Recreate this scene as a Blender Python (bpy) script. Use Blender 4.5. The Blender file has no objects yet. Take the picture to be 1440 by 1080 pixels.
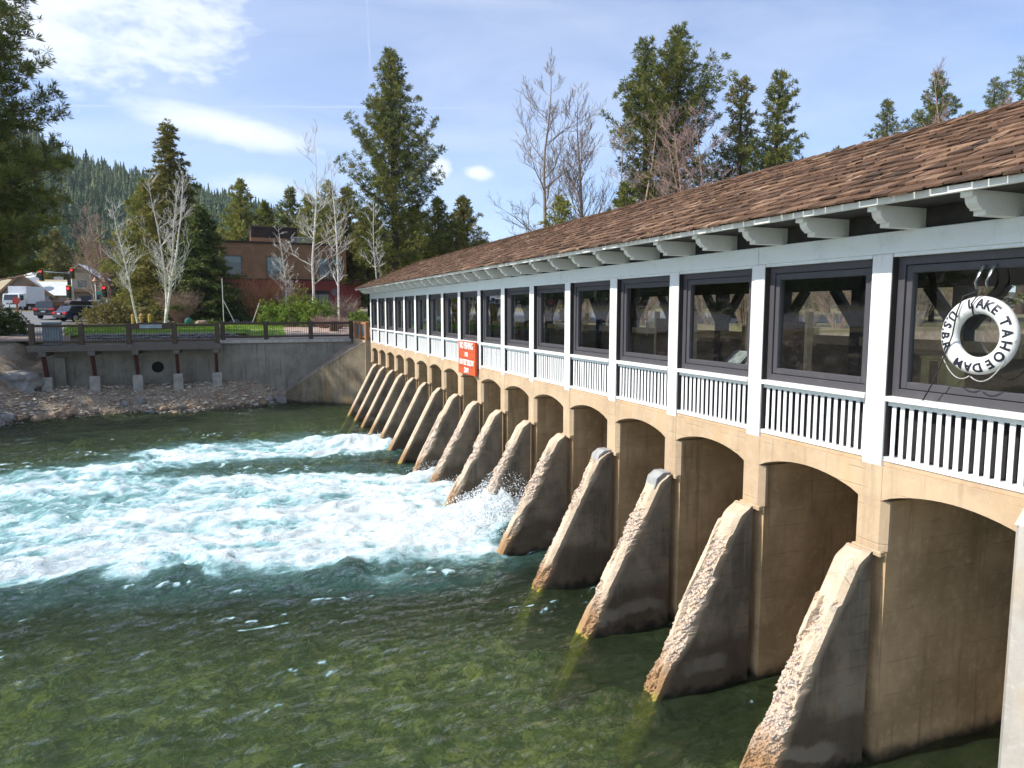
import bpy, bmesh, math, random
import numpy as np
from mathutils import Vector, Matrix
random.seed(7)
RS = np.random.RandomState(11)
SC = bpy.context.scene
C = SC.collection
PI = math.pi

# ---------------------------------------------------------------- camera
PITCH, YAW = math.radians(6.0), math.radians(21.34)
cam = bpy.data.cameras.new('camera'); co = bpy.data.objects.new('camera', cam); C.objects.link(co)
cam.sensor_width = 36; cam.lens = 990/1440*36
cam.clip_start = .05; cam.clip_end = 6000
co.location = (0, 0, 5.0)
co.rotation_euler = (math.radians(90)-PITCH, 0, -YAW)
SC.camera = co
SC.render.resolution_x = 1024; SC.render.resolution_y = 768
SC.view_settings.view_transform = 'Standard'
SC.view_settings.look = 'None'
SC.view_settings.exposure = 0.46
SC.view_settings.gamma = 1.0
SC.view_settings.use_curve_mapping = False

FW = np.array([math.sin(YAW)*math.cos(PITCH), math.cos(YAW)*math.cos(PITCH), -math.sin(PITCH)])
RT = np.array([math.cos(YAW), -math.sin(YAW), 0.])
UP = np.cross(RT, FW)
def ray(x, y):
    return FW + RT*(x-720)/990 - UP*(y-540)/990

# ---------------------------------------------------------------- sun and sky
SUN_EL, SUN_PHI = math.radians(43), math.radians(6)     # phi: turned from -X towards +Y
sdir = Vector((-math.cos(SUN_EL)*math.cos(SUN_PHI), math.cos(SUN_EL)*math.sin(SUN_PHI), math.sin(SUN_EL)))
sl = bpy.data.lights.new('sun', 'SUN'); sl.energy = 4.6; sl.angle = math.radians(.53); sl.color = (1, .95, .87)
so = bpy.data.objects.new('sun', sl); C.objects.link(so)
so.rotation_euler = sdir.to_track_quat('Z', 'Y').to_euler()
so.location = (-30, 10, 40)

W = bpy.data.worlds.new('World'); SC.world = W; W.use_nodes = True
wt = W.node_tree; wt.nodes.clear()
def wn(t, **k):
    n = wt.nodes.new(t)
    for a, b in k.items(): setattr(n, a, b)
    return n
def wl(a, b): wt.links.new(a, b)
def wmath(op, a, b=None, c=None, clamp=False):
    n = wn('ShaderNodeMath', operation=op, use_clamp=clamp)
    for i, v in enumerate((a, b, c)):
        if v is None: continue
        if isinstance(v, (int, float)): n.inputs[i].default_value = v
        else: wl(v, n.inputs[i])
    return n.outputs[0]
sky = wn('ShaderNodeTexSky', sky_type='NISHITA'); sky.sun_disc = False
sky.sun_elevation = SUN_EL; sky.sun_rotation = math.atan2(sdir.x, sdir.y)
sky.altitude = 1900; sky.air_density = 1.0; sky.dust_density = 1.2; sky.ozone_density = 1.2
tc = wn('ShaderNodeTexCoord'); D = tc.outputs['Generated']
def wdot(v):
    n = wn('ShaderNodeVectorMath', operation='DOT_PRODUCT'); wl(D, n.inputs[0]); n.inputs[1].default_value = tuple(v)
    return n.outputs['Value']
def wnoise(scale, detail=6, rough=.6, st=(1, 1, 1), dist=0.):
    mp = wn('ShaderNodeMapping'); wl(D, mp.inputs['Vector']); mp.inputs['Scale'].default_value = st
    n = wn('ShaderNodeTexNoise'); wl(mp.outputs[0], n.inputs['Vector'])
    n.inputs['Scale'].default_value = scale; n.inputs['Detail'].default_value = detail
    n.inputs['Roughness'].default_value = rough; n.inputs['Distortion'].default_value = dist
    return n.outputs['Fac']
nA = wnoise(9, 8, .62, (1, 1, 2.2), .4); nB = wnoise(30, 6, .6, (1, 1, 2.5), .3)
nsum = wmath('ADD', wmath('MULTIPLY_ADD', nA, 2.6, -1.3), wmath('MULTIPLY_ADD', nB, 1.0, -.5))
def cloud(px, py, a, b, tilt, soft, amp, dens):
    """one cloud: an ellipse about a fixed direction of the sky, edges broken by noise"""
    c = ray(px, py); c /= np.linalg.norm(c)
    r = np.cross(c, [0, 0, 1.]); r /= np.linalg.norm(r); u = np.cross(r, c)
    t = math.radians(tilt)
    r2 = (r*math.cos(t)+u*math.sin(t)); u2 = (-r*math.sin(t)+u*math.cos(t))
    dc = wmath('MAXIMUM', wdot(c), .05)
    x = wmath('DIVIDE', wmath('DIVIDE', wdot(r2), dc), a/990)
    y = wmath('DIVIDE', wmath('DIVIDE', wdot(u2), dc), b/990)
    rr = wmath('SQRT', wmath('ADD', wmath('MULTIPLY', x, x), wmath('MULTIPLY', y, y)))
    v = wmath('ADD', wmath('SUBTRACT', 1.0, rr), wmath('MULTIPLY', nsum, amp))
    mr = wn('ShaderNodeMapRange', interpolation_type='SMOOTHSTEP'); wl(v, mr.inputs[0])
    mr.inputs[1].default_value = -soft*.4; mr.inputs[2].default_value = soft; mr.inputs[4].default_value = dens
    back = wmath('GREATER_THAN', wdot(c), .2)
    return wmath('MULTIPLY', mr.outputs[0], back)
fields = [cloud(50, -30, 225, 112, -6, .7, .7, .8), cloud(305, 176, 135, 26, -8, .8, .35, .8), cloud(215, 150, 60, 12, 0, .9, .4, .4),
          cloud(370, 262, 100, 24, -4, 1., .5, .55), cloud(672, 243, 28, 15, 0, .8, .5, .85), cloud(618, 240, 24, 22, 30, .8, .5, .8),
          cloud(140, 60, 140, 55, -25, 1.1, .8, .25)]
def trail(p, q, w, dens):
    a = ray(*p); b = ray(*q); n = np.cross(a, b); n /= np.linalg.norm(n)
    m = a/np.linalg.norm(a)+b/np.linalg.norm(b); m /= np.linalg.norm(m)
    lim = float(np.dot(m, a/np.linalg.norm(a)))
    off = wmath('ABSOLUTE', wmath('ADD', wdot(n), wmath('MULTIPLY_ADD', nB, w/990*1.2, -w/990*.6)))
    s = wn('ShaderNodeMapRange', interpolation_type='SMOOTHSTEP'); wl(off, s.inputs[0])
    s.inputs[1].default_value = w/990; s.inputs[2].default_value = 0; s.inputs[4].default_value = dens
    e = wn('ShaderNodeMapRange', interpolation_type='SMOOTHSTEP'); wl(wdot(m), e.inputs[0])
    e.inputs[1].default_value = lim-.004; e.inputs[2].default_value = lim+.012*(1-lim)*20+.002
    return wmath('MULTIPLY', s.outputs[0], e.outputs[0])
fields += [trail((512, -80), (522, 120), 4.5, .32), trail((40, 148), (720, 152), 4, .34), trail((90, 130), (200, 220), 5, .12)]
tot = fields[0]
for q in fields[1:]: tot = wmath('MAXIMUM', tot, q)
veil = wnoise(2.2, 7, .6, (1, 1, 3.5), 1.0)
vm = wn('ShaderNodeMapRange'); wl(veil, vm.inputs[0]); vm.inputs[1].default_value = .3; vm.inputs[2].default_value = .8
vm.inputs[3].default_value = .12; vm.inputs[4].default_value = .46
tot = wmath('MAXIMUM', tot, vm.outputs[0])
wmix = wn('ShaderNodeMix', data_type='RGBA'); wl(tot, wmix.inputs[0])
skm = wn('ShaderNodeMix', data_type='RGBA', blend_type='MULTIPLY'); skm.inputs[0].default_value = 1; wl(sky.outputs[0], skm.inputs[6])
skm.inputs[7].default_value = (.90, 1.03, 1.22, 1)
wl(skm.outputs[2], wmix.inputs[6]); wmix.inputs[7].default_value = (6.9, 7.2, 7.7, 1)
bg = wn('ShaderNodeBackground'); wl(wmix.outputs[2], bg.inputs[0]); bg.inputs[1].default_value = .13
wo = wn('ShaderNodeOutputWorld'); wl(bg.outputs[0], wo.inputs[0])

# ---------------------------------------------------------------- object helpers
def tag(o, label=None, cat=None, group=None, kind=None):
    if label: o['label'] = label
    if cat: o['category'] = cat
    if group: o['group'] = group
    if kind: o['kind'] = kind
    return o
def thing(name, label, cat, loc=(0, 0, 0), rz=0, group=None):
    o = bpy.data.objects.new(name, None); C.objects.link(o); o.empty_display_size = .3
    o.location = loc; o.rotation_euler = (0, 0, rz)
    return tag(o, label, cat, group)
def off(parent):
    v = Vector((0, 0, 0))
    while parent is not None:
        v = v+parent.location; parent = parent.parent
    return v
def link(name, me, m, parent=None, world=True):
    o = bpy.data.objects.new(name, me); C.objects.link(o)
    if m is not None and not me.materials:
        for q in (m if isinstance(m, (list, tuple)) else [m]): me.materials.append(q)
    if parent is not None:
        o.parent = parent
        if world:
            v = off(parent)
            if v.length > 0: me.transform(Matrix.Translation(-v))
    return o
def npmesh(name, V, F, attrs=None, smooth=False):
    """V (n,3); F (m,3) or (m,4)"""
    me = bpy.data.meshes.new(name)
    V = np.asarray(V, dtype=np.float32); F = np.asarray(F, dtype=np.int32)
    k = F.shape[1]
    me.vertices.add(len(V)); me.vertices.foreach_set('co', V.ravel())
    me.loops.add(F.size); me.loops.foreach_set('vertex_index', F.ravel())
    me.polygons.add(len(F)); me.polygons.foreach_set('loop_start', np.arange(0, F.size, k, dtype=np.int32))
    me.polygons.foreach_set('loop_total', np.full(len(F), k, dtype=np.int32))
    for n, a in (attrs or {}).items():
        at = me.attributes.new(n, 'FLOAT', 'POINT'); at.data.foreach_set('value', np.asarray(a, dtype=np.float32))
    me.update(calc_edges=True); me.validate()
    me.polygons.foreach_set('use_smooth', np.full(len(me.polygons), smooth))
    return me
class MB:
    """collects simple solids, links them as one mesh object"""
    def __init__(s): s.v = []; s.f = []; s.t = []; s.tv = 0.
    def add(s, vs, fs):
        n = len(s.v); s.v += [tuple(map(float, q)) for q in vs]; s.f += [tuple(i+n for i in f) for f in fs]; s.t += [s.tv]*len(vs)
        return s
    def box(s, x0, x1, y0, y1, z0, z1):
        v = [(x, y, z) for x in (x0, x1) for y in (y0, y1) for z in (z0, z1)]
        return s.add(v, [(0, 1, 3, 2), (4, 6, 7, 5), (0, 4, 5, 1), (2, 3, 7, 6), (0, 2, 6, 4), (1, 5, 7, 3)])
    def prism(s, poly, axis, a, b):
        """poly of 2D points extruded along axis 'x','y','z' from a to b"""
        n = len(poly)
        def P(p, t):
            return {'x': (t, p[0], p[1]), 'y': (p[0], t, p[1]), 'z': (p[0], p[1], t)}[axis]
        v = [P(p, a) for p in poly]+[P(p, b) for p in poly]
        return s.add(v, [tuple(range(n))[::-1], tuple(range(n, 2*n))]+[(i, (i+1) % n, n+(i+1) % n, n+i) for i in range(n)])
    def tube(s, pts, r, n=8, cap=True):
        pts = [Vector(p) for p in pts]; rs = r if isinstance(r, (list, tuple)) else [r]*len(pts)
        rings = []
        for i, p in enumerate(pts):
            d = (pts[min(i+1, len(pts)-1)]-pts[max(i-1, 0)]).normalized()
            a = d.cross(Vector((0, 0, 1)) if abs(d.z) < .95 else Vector((1, 0, 0))).normalized(); b = d.cross(a)
            rings.append([p+(a*math.cos(2*PI*k/n)+b*math.sin(2*PI*k/n))*rs[i] for k in range(n)])
        v = [q for g in rings for q in g]; f = []
        for i in range(len(pts)-1):
            for k in range(n): f.append((i*n+k, i*n+(k+1) % n, (i+1)*n+(k+1) % n, (i+1)*n+k))
        if cap: f += [tuple(range(n))[::-1], tuple(range(len(v)-n, len(v)))]
        return s.add(v, f)
    def bar(s, p, q, w, h):
        """square bar from p to q"""
        p = Vector(p); q = Vector(q); d = (q-p).normalized()
        a = d.cross(Vector((0, 0, 1)) if abs(d.z) < .9 else Vector((1, 0, 0))).normalized(); b = d.cross(a)
        v = [c+a*sx*w/2+b*sy*h/2 for c in (p, q) for sx, sy in ((-1, -1), (1, -1), (1, 1), (-1, 1))]
        return s.add(v, [(3, 2, 1, 0), (4, 5, 6, 7), (0, 1, 5, 4), (1, 2, 6, 5), (2, 3, 7, 6), (3, 0, 4, 7)])
    def build(s, name, m, parent=None, world=True, smooth=False, bevel=0, kind=None):
        me = bpy.data.meshes.new(name); me.from_pydata(s.v, [], s.f)
        at = me.attributes.new('tint', 'FLOAT', 'POINT'); at.data.foreach_set('value', s.t)
        bm = bmesh.new(); bm.from_mesh(me); bmesh.ops.recalc_face_normals(bm, faces=bm.faces)
        if bevel: bmesh.ops.bevel(bm, geom=[e for e in bm.edges], offset=bevel, segments=1, affect='EDGES')
        bm.to_mesh(me); bm.free()
        if smooth: me.polygons.foreach_set('use_smooth', [True]*len(me.polygons))
        me.update()
        o = link(name, me, m, parent, world)
        if kind: o['kind'] = kind
        return o
def copy_tree(o, parent=None):
    c = o.copy(); C.objects.link(c); c.parent = parent
    for ch in o.children: copy_tree(ch, c)
    return c

# ---------------------------------------------------------------- numpy noise
def _h(ix, iy, iz, seed):
    n = (ix.astype(np.int64)*374761393+iy.astype(np.int64)*668265263+iz.astype(np.int64)*2147483647+seed*974711) & 0xffffffff
    n = ((n ^ (n >> 13))*1274126177) & 0xffffffff
    n = ((n ^ (n >> 16))*2246822519) & 0xffffffff
    return ((n ^ (n >> 15)) & 0xffffff)/float(0xffffff)
def vnoise(x, y, z=0., seed=0):
    x = np.asarray(x, float); y = np.asarray(y, float); z = np.zeros_like(x)+z
    ix, iy, iz = np.floor(x).astype(int), np.floor(y).astype(int), np.floor(z).astype(int)
    fx, fy, fz = x-ix, y-iy, z-iz
    fx, fy, fz = [q*q*q*(q*(q*6-15)+10) for q in (fx, fy, fz)]
    r = 0
    for a in (0, 1):
        for b in (0, 1):
            for c in (0, 1):
                r = r+_h(ix+a, iy+b, iz+c, seed)*(fx if a else 1-fx)*(fy if b else 1-fy)*(fz if c else 1-fz)
    return r
def fbm(x, y, z=0., oct=4, seed=0, gain=.5):
    s = 0; a = 1; t = 0; k = 1.
    for i in range(oct):
        s = s+a*vnoise(np.asarray(x)*k, np.asarray(y)*k, np.asarray(z)*k, seed+i*17); t += a; a *= gain; k *= 2.03
    return s/t
def sstep(a, b, x):
    t = np.clip((x-a)/(b-a), 0, 1); return t*t*(3-2*t)

# ---------------------------------------------------------------- materials
class NT:
    def __init__(s, name):
        s.m = bpy.data.materials.new(name); s.m.use_nodes = True; s.t = s.m.node_tree; s.t.nodes.clear()
        s.out = s.n('ShaderNodeOutputMaterial'); s.tc = s.n('ShaderNodeTexCoord')
    def n(s, t, **k):
        q = s.t.nodes.new(t)
        for a, b in k.items(): setattr(q, a, b)
        return q
    def set(s, sock, v):
        if hasattr(v, 'is_output') or isinstance(v, bpy.types.NodeSocket): s.t.links.new(v, sock)
        elif isinstance(v, (tuple, list)) and len(v) == 3 and sock.type == 'RGBA': sock.default_value = (*v, 1)
        else: sock.default_value = v
    def math(s, op, a, b=0, c=0, clamp=False):
        q = s.n('ShaderNodeMath', operation=op, use_clamp=clamp)
        for i, v in enumerate((a, b, c)): s.set(q.inputs[i], v)
        return q.outputs[0]
    def coords(s, st=(1, 1, 1), src='Object', rot=(0, 0, 0)):
        mp = s.n('ShaderNodeMapping'); s.t.links.new(s.tc.outputs[src], mp.inputs[0]); mp.inputs['Scale'].default_value = st
        mp.inputs['Rotation'].default_value = rot
        return mp.outputs[0]
    def noise(s, sc, det=5, ro=.55, st=(1, 1, 1), dist=0, vec=None, col=False):
        q = s.n('ShaderNodeTexNoise'); s.t.links.new(vec or s.coords(st), q.inputs['Vector'])
        q.inputs['Scale'].default_value = sc; q.inputs['Detail'].default_value = det; q.inputs['Roughness'].default_value = ro
        q.inputs['Distortion'].default_value = dist
        return q.outputs['Color' if col else 'Fac']
    def vor(s, sc, st=(1, 1, 1), feature='F1', vec=None, out='Distance'):
        q = s.n('ShaderNodeTexVoronoi', feature=feature); s.t.links.new(vec or s.coords(st), q.inputs['Vector'])
        q.inputs['Scale'].default_value = sc
        return q.outputs[out]
    def ramp(s, v, lo, hi, a=0., b=1., smooth=True):
        q = s.n('ShaderNodeMapRange', interpolation_type='SMOOTHSTEP' if smooth else 'LINEAR'); s.set(q.inputs[0], v)
        q.inputs[1].default_value = lo; q.inputs[2].default_value = hi; q.inputs[3].default_value = a; q.inputs[4].default_value = b
        return q.outputs[0]
    def mix(s, f, a, b, mode='MIX'):
        q = s.n('ShaderNodeMix', data_type='RGBA', blend_type=mode); s.set(q.inputs[0], f); s.set(q.inputs[6], a); s.set(q.inputs[7], b)
        return q.outputs[2]
    def attr(s, name): return s.n('ShaderNodeAttribute', attribute_name=name).outputs['Fac']
    def bump(s, h, dist=.01, st=1.0, normal=None):
        q = s.n('ShaderNodeBump'); s.set(q.inputs['Height'], h); q.inputs['Distance'].default_value = dist; q.inputs['Strength'].default_value = st
        if normal is not None: s.set(q.inputs['Normal'], normal)
        return q.outputs[0]
    def xyz(s, src='Object'):
        q = s.n('ShaderNodeSeparateXYZ'); s.t.links.new(s.tc.outputs[src], q.inputs[0]); return q.outputs
    def bsdf(s, col, rough=.8, metal=0, normal=None, spec=.5, **k):
        q = s.n('ShaderNodeBsdfPrincipled'); s.set(q.inputs['Base Color'], col); s.set(q.inputs['Roughness'], rough)
        q.inputs['Metallic'].default_value = metal; s.set(q.inputs['Specular IOR Level'], spec)
        for a, b in k.items(): s.set(q.inputs[a.replace('_', ' ')], b)
        if normal is not None: s.set(q.inputs['Normal'], normal)
        return q.outputs[0]
    def done(s, sh):
        s.t.links.new(sh, s.out.inputs[0]); return s.m
MATS = {}
def simple(name, c1, c2=None, sc=4, rough=.8, bump=.004, bsc=40, st=(1, 1, 1), metal=0, spec=.4, emit=None, es=1):
    if name in MATS: return MATS[name]
    t = NT(name); c2 = c2 or tuple(q*.75 for q in c1)
    col = t.mix(t.ramp(t.noise(sc, 6, .6, st), .35, .65), c1, c2)
    nb = t.bump(t.noise(bsc, 4, .6, st), bump)
    k = {}
    if emit: k = dict(Emission_Color=emit, Emission_Strength=es)
    MATS[name] = t.done(t.bsdf(col, rough, metal, nb, spec, **k)); return MATS[name]

def m_paint(name, c, dirt, amount=.5, rough=.55, st=(1, 1, 1), chips=True):
    t = NT(name)
    d = t.ramp(t.noise(3, 8, .7, st), .5, .8, 0, amount)
    g = t.ramp(t.noise(30, 4, .6, (st[0], st[1], st[2])), .55, .8, 0, .35*amount)
    col = t.mix(t.math('MAXIMUM', d, g), c, dirt)
    h = t.noise(55, 5, .75, (1, 1, .09))
    if chips:
        ch = t.ramp(t.noise(22, 6, .75, (1, 1, .35)), .70, .74)
        col = t.mix(ch, col, (.23, .2, .17))
    return t.done(t.bsdf(col, rough, 0, t.bump(h, .005), .4))
WHITE = m_paint('white_paint', (.80, .80, .78), (.46, .45, .39), .65, st=(1.4, 1.4, .35))
BEAMP = m_paint('pale_grey_green_paint', (.74, .78, .76), (.46, .5, .42), .6)
CORBP = m_paint('weathered_white_paint', (.72, .72, .66), (.45, .44, .36), .7)
CHAR = m_paint('charcoal_paint', (.07, .066, .072), (.13, .12, .12), .5, .45, chips=False)
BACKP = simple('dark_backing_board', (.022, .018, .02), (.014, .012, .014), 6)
DARKW = simple('dark_timber', (.045, .035, .03), (.025, .02, .018), 5)
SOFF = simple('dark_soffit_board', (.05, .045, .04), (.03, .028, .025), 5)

def m_conc(name, base, dark, light, st_amt=.6, warm=None, board=True, low_algae=True, rough=.92):
    t = NT(name); X, Y, Z = t.xyz()
    big = t.noise(1.1, 6, .62)
    col = t.mix(t.ramp(big, .32, .68), base, dark)
    fine = t.noise(9, 7, .7)
    col = t.mix(t.ramp(fine, .48, .75, 0, .6), col, light)
    runs = t.ramp(t.noise(5, 5, .6, (1.6, 1.6, .10)), .52, .72, 0, st_amt)
    col = t.mix(runs, col, tuple(q*.55 for q in dark))
    if warm:
        col = t.mix(t.ramp(t.noise(2.2, 5, .6, (1, 1, .35)), .5, .75, 0, .6), col, warm)
    blot = t.ramp(t.noise(26, 6, .75), .62, .7, 0, .5)
    col = t.mix(blot, col, tuple(q*.5 for q in dark))
    h = t.math('MULTIPLY', t.noise(45, 6, .7), .5)
    if board:                                   # board-form lines of the shuttering
        z = t.math('ADD', t.math('MULTIPLY', Z, 5.0), t.math('MULTIPLY', t.noise(.7, 2), .25))
        fr = t.math('FRACT', z)
        ln = t.ramp(t.math('ABSOLUTE', t.math('SUBTRACT', fr, .5)), .44, .5, 0, 1)
        ln = t.math('MULTIPLY', ln, t.ramp(t.noise(2.5, 3, .5, (1, 1, 3)), .45, .62, .0, .55))
        col = t.mix(t.math('MULTIPLY', ln, .5), col, tuple(q*.45 for q in dark))
        bd = t.n('ShaderNodeTexWhiteNoise', noise_dimensions='1D'); t.set(bd.inputs['W'], t.math('FLOOR', z))
        col = t.mix(t.math('MULTIPLY', bd.outputs[0], .22), col, dark)
        h = t.math('SUBTRACT', h, ln)
    if low_algae:                               # wet, dark band above the water
        wob = t.math('ADD', Z, t.math('MULTIPLY_ADD', t.noise(3, 4), .35, -.17))
        col = t.mix(t.ramp(wob, .22, .0, 0, .9), col, (.035, .028, .018))
        col = t.mix(t.ramp(wob, -.15, -.3, 0, 1), col, (.12, .11, .02))
    return t.done(t.bsdf(col, rough, 0, t.bump(h, .006), .3))
CONC = m_conc('tan_board_marked_concrete', (.56, .42, .27), (.43, .31, .195), (.62, .49, .35), .35, (.56, .36, .17), low_algae=False)
PIERC = m_conc('stained_pier_concrete', (.58, .385, .205), (.36, .235, .12), (.66, .48, .28), .7, (.30, .19, .09))
WALLC = m_conc('grey_retaining_concrete', (.30, .275, .225), (.2, .18, .145), (.34, .31, .26), .7, None, board=False, low_algae=False)
WINGC = m_conc('mottled_wing_wall_concrete', (.25, .205, .14), (.13, .105, .07), (.34, .29, .21), .6, (.36, .20, .05), board=False)
PALEC = m_conc('pale_grey_abutment_concrete', (.47, .44, .39), (.35, .32, .28), (.55, .52, .47), .5, (.44, .33, .19), board=False)
CAPC = simple('pale_concrete_coping', (.5, .46, .4), (.38, .34, .3), 5, .9, .005)

def m_buttress():
    t = NT('spalled_buttress_concrete'); X, Y, Z = t.xyz()
    fr = t.attr('front'); ro = t.attr('rough')
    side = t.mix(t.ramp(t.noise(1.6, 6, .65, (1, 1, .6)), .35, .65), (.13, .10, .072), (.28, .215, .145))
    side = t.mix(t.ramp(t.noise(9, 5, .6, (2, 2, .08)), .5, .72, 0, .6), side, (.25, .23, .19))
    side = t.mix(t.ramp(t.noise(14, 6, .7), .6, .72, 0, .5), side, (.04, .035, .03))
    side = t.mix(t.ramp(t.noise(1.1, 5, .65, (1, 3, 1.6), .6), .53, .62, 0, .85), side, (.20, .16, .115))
    bf = t.math('FRACT', t.math('ADD', t.math('MULTIPLY', Z, 5.0), t.math('MULTIPLY', t.noise(.7, 2), .25)))
    bl = t.math('MULTIPLY', t.ramp(t.math('ABSOLUTE', t.math('SUBTRACT', bf, .5)), .45, .5, 0, 1), t.ramp(t.noise(2.5, 3), .4, .6, .1, .8))
    side = t.mix(t.math('MULTIPLY', bl, .6), side, (.05, .04, .03))
    zl = t.math('ADD', Z, t.math('MULTIPLY', t.noise(1.3, 4), .8))
    side = t.mix(t.ramp(zl, 1.25, .95, 0, .7), side, (.075, .05, .032))
    side = t.mix(t.math('MULTIPLY', t.math('MULTIPLY', t.ramp(zl, .55, .62), t.ramp(zl, .85, .75)), t.ramp(t.noise(.6, 4, .6, (1, 1, .3)), .5, .62, 0, .7)), side, (.26, .22, .17))
    smooth = t.mix(t.ramp(t.noise(4, 6, .65), .35, .68), (.64, .51, .36), (.52, .40, .28))
    smooth = t.mix(t.ramp(t.noise(40, 5, .7), .6, .75, 0, .5), smooth, (.25, .18, .12))
    v = t.coords((1, 1, 1))
    cell = t.n('ShaderNodeTexVoronoi', feature='F1'); t.t.links.new(v, cell.inputs['Vector']); cell.inputs['Scale'].default_value = 34
    edge = t.vor(34, feature='DISTANCE_TO_EDGE')
    hs = t.n('ShaderNodeSeparateColor'); t.t.links.new(cell.outputs['Color'], hs.inputs[0])
    agg = t.mix(hs.outputs[0], (.68, .54, .42), (.54, .43, .34))
    agg = t.mix(t.ramp(hs.outputs[1], .72, .8), agg, (.42, .38, .35))
    agg = t.mix(t.ramp(hs.outputs[2], .8, .85), agg, (.66, .52, .38))
    agg = t.mix(t.ramp(edge, .0, .04, .55, 0), agg, (.28, .19, .13))
    agg = t.mix(t.ramp(t.noise(6, 6, .7), .52, .68, 0, .6), agg, (.60, .47, .33))
    smooth = t.mix(t.ramp(t.noise(7, 7, .75), .54, .66, 0, .7), smooth, (.38, .34, .29))
    smooth = t.mix(t.ramp(t.vor(3.2, feature='DISTANCE_TO_EDGE', vec=None), .0, .012, .55, 0), smooth, (.16, .12, .09))
    front = t.mix(ro, smooth, agg)
    wob = t.math('ADD', Z, t.math('MULTIPLY_ADD', t.noise(5, 4), .5, -.25))
    front = t.mix(t.ramp(wob, .75, .2, 0, .85), front, (.30, .16, .06))
    front = t.mix(t.ramp(wob, .12, -.1, 0, 1), front, (.34, .30, .035))
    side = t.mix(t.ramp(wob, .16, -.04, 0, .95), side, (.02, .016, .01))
    front = t.mix(t.ramp(wob, -.55, -1.0, 0, 1), front, (.05, .06, .02))
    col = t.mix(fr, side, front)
    h = t.math('ADD', t.math('MULTIPLY', t.math('MULTIPLY', cell.outputs['Distance'], ro), -1.2), t.math('MULTIPLY', t.noise(60, 5, .7), .4))
    return t.done(t.bsdf(col, .9, 0, t.bump(h, .015), .3))
BUTT = m_buttress()

def m_shake():
    t = NT('weathered_cedar_shake'); tn = t.attr('tint')
    cr = t.n('ShaderNodeValToRGB'); t.set(cr.inputs[0], tn); e = cr.color_ramp.elements
    e[0].position = 0; e[0].color = (.05, .034, .022, 1); e[1].position = 1; e[1].color = (.47, .33, .22, 1)
    for p, c in ((.3, (.105, .06, .036)), (.55, (.19, .11, .066)), (.8, (.31, .195, .12))):
        q = cr.color_ramp.elements.new(p); q.color = (*c, 1)
    st = (.35, 1, .35)
    g = t.noise(34, 6, .7, (.22, 1, .22))
    col = t.mix(t.ramp(g, .4, .7, 0, .75), cr.outputs[0], (.09, .05, .035))
    col = t.mix(t.ramp(t.noise(5, 5, .6), .55, .75, 0, .5), col, (.22, .17, .14))
    return t.done(t.bsdf(col, .9, 0, t.bump(t.noise(70, 4, .7, (.15, 1, .15)), .006), .2))
SHAKE = m_shake()

def m_wood(name, a, b, sc=1, st=(1, 1, 1), rough=.85):
    t = NT(name)
    g = t.noise(18*sc, 6, .65, st)
    col = t.mix(t.ramp(g, .35, .68), a, b)
    col = t.mix(t.ramp(t.noise(3, 5, .6), .55, .8, 0, .5), col, tuple(q*.6 for q in b))
    return t.done(t.bsdf(col, rough, 0, t.bump(g, .004), .25))
RAILW = m_wood('brown_stained_timber', (.105, .075, .052), (.058, .041, .03))
DECKW = m_wood('grey_weathered_timber', (.16, .14, .12), (.09, .075, .062))
LIGHTW = m_wood('pale_new_timber', (.78, .58, .36), (.62, .44, .26))
ORANGEW = m_wood('orange_stained_timber', (.42, .2, .09), (.3, .14, .06))
SIGNR = m_wood('red_painted_board', (.56, .10, .035), (.42, .07, .028), 1, (.2, .06, 1))

def m_glass(name='window_glass', refl=1.35, tint=(.9, .92, .9)):
    t = NT(name)
    f = t.n('ShaderNodeFresnel'); f.inputs[0].default_value = 1.5
    gl = t.n('ShaderNodeBsdfGlossy'); gl.inputs['Roughness'].default_value = .0; gl.inputs['Color'].default_value = (.95, .97, 1, 1)
    t.set(gl.inputs['Normal'], t.bump(t.noise(1.2, 2, .4), .004))
    tr = t.n('ShaderNodeBsdfTransparent'); tr.inputs[0].default_value = (*tint, 1)
    mx = t.n('ShaderNodeMixShader'); geo = t.n('ShaderNodeNewGeometry'); t.set(mx.inputs[0], t.math('MULTIPLY', t.math('MULTIPLY_ADD', f.outputs[0], refl, .03, clamp=True), t.math('SUBTRACT', 1.0, geo.outputs['Backfacing'])))
    t.t.links.new(tr.outputs[0], mx.inputs[1]); t.t.links.new(gl.outputs[0], mx.inputs[2])
    return t.done(mx.outputs[0])
GLASS = m_glass()
DGLASS = simple('dark_window_glass', (.03, .035, .04), (.02, .025, .03), 1, .08, 0, 1, spec=.8)

def m_leaf(name, a, b, c, rough=.6, trans=.3):
    t = NT(name); tn = t.attr('tint')
    col = t.mix(t.ramp(tn, 0, .6, smooth=False), a, b); col = t.mix(t.ramp(tn, .55, 1, smooth=False), col, c)
    d = t.bsdf(col, rough, 0, None, .25)
    tl = t.n('ShaderNodeBsdfTranslucent'); t.set(tl.inputs[0], col)
    mx = t.n('ShaderNodeMixShader'); mx.inputs[0].default_value = trans
    t.t.links.new(d, mx.inputs[1]); t.t.links.new(tl.outputs[0], mx.inputs[2])
    return t.done(mx.outputs[0])
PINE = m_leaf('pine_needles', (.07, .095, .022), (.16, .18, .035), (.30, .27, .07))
PINED = m_leaf('shade_painted_pine_needles', (.045, .075, .024), (.10, .135, .035), (.20, .20, .06))  # darker copy of the pine needles, shade put into the colour
FIR = m_leaf('olive_fir_needles', (.10, .11, .024), (.20, .19, .04), (.34, .27, .08))
OLIVE = m_leaf('yellow_green_needles', (.13, .15, .026), (.25, .26, .05), (.38, .33, .10))
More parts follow.
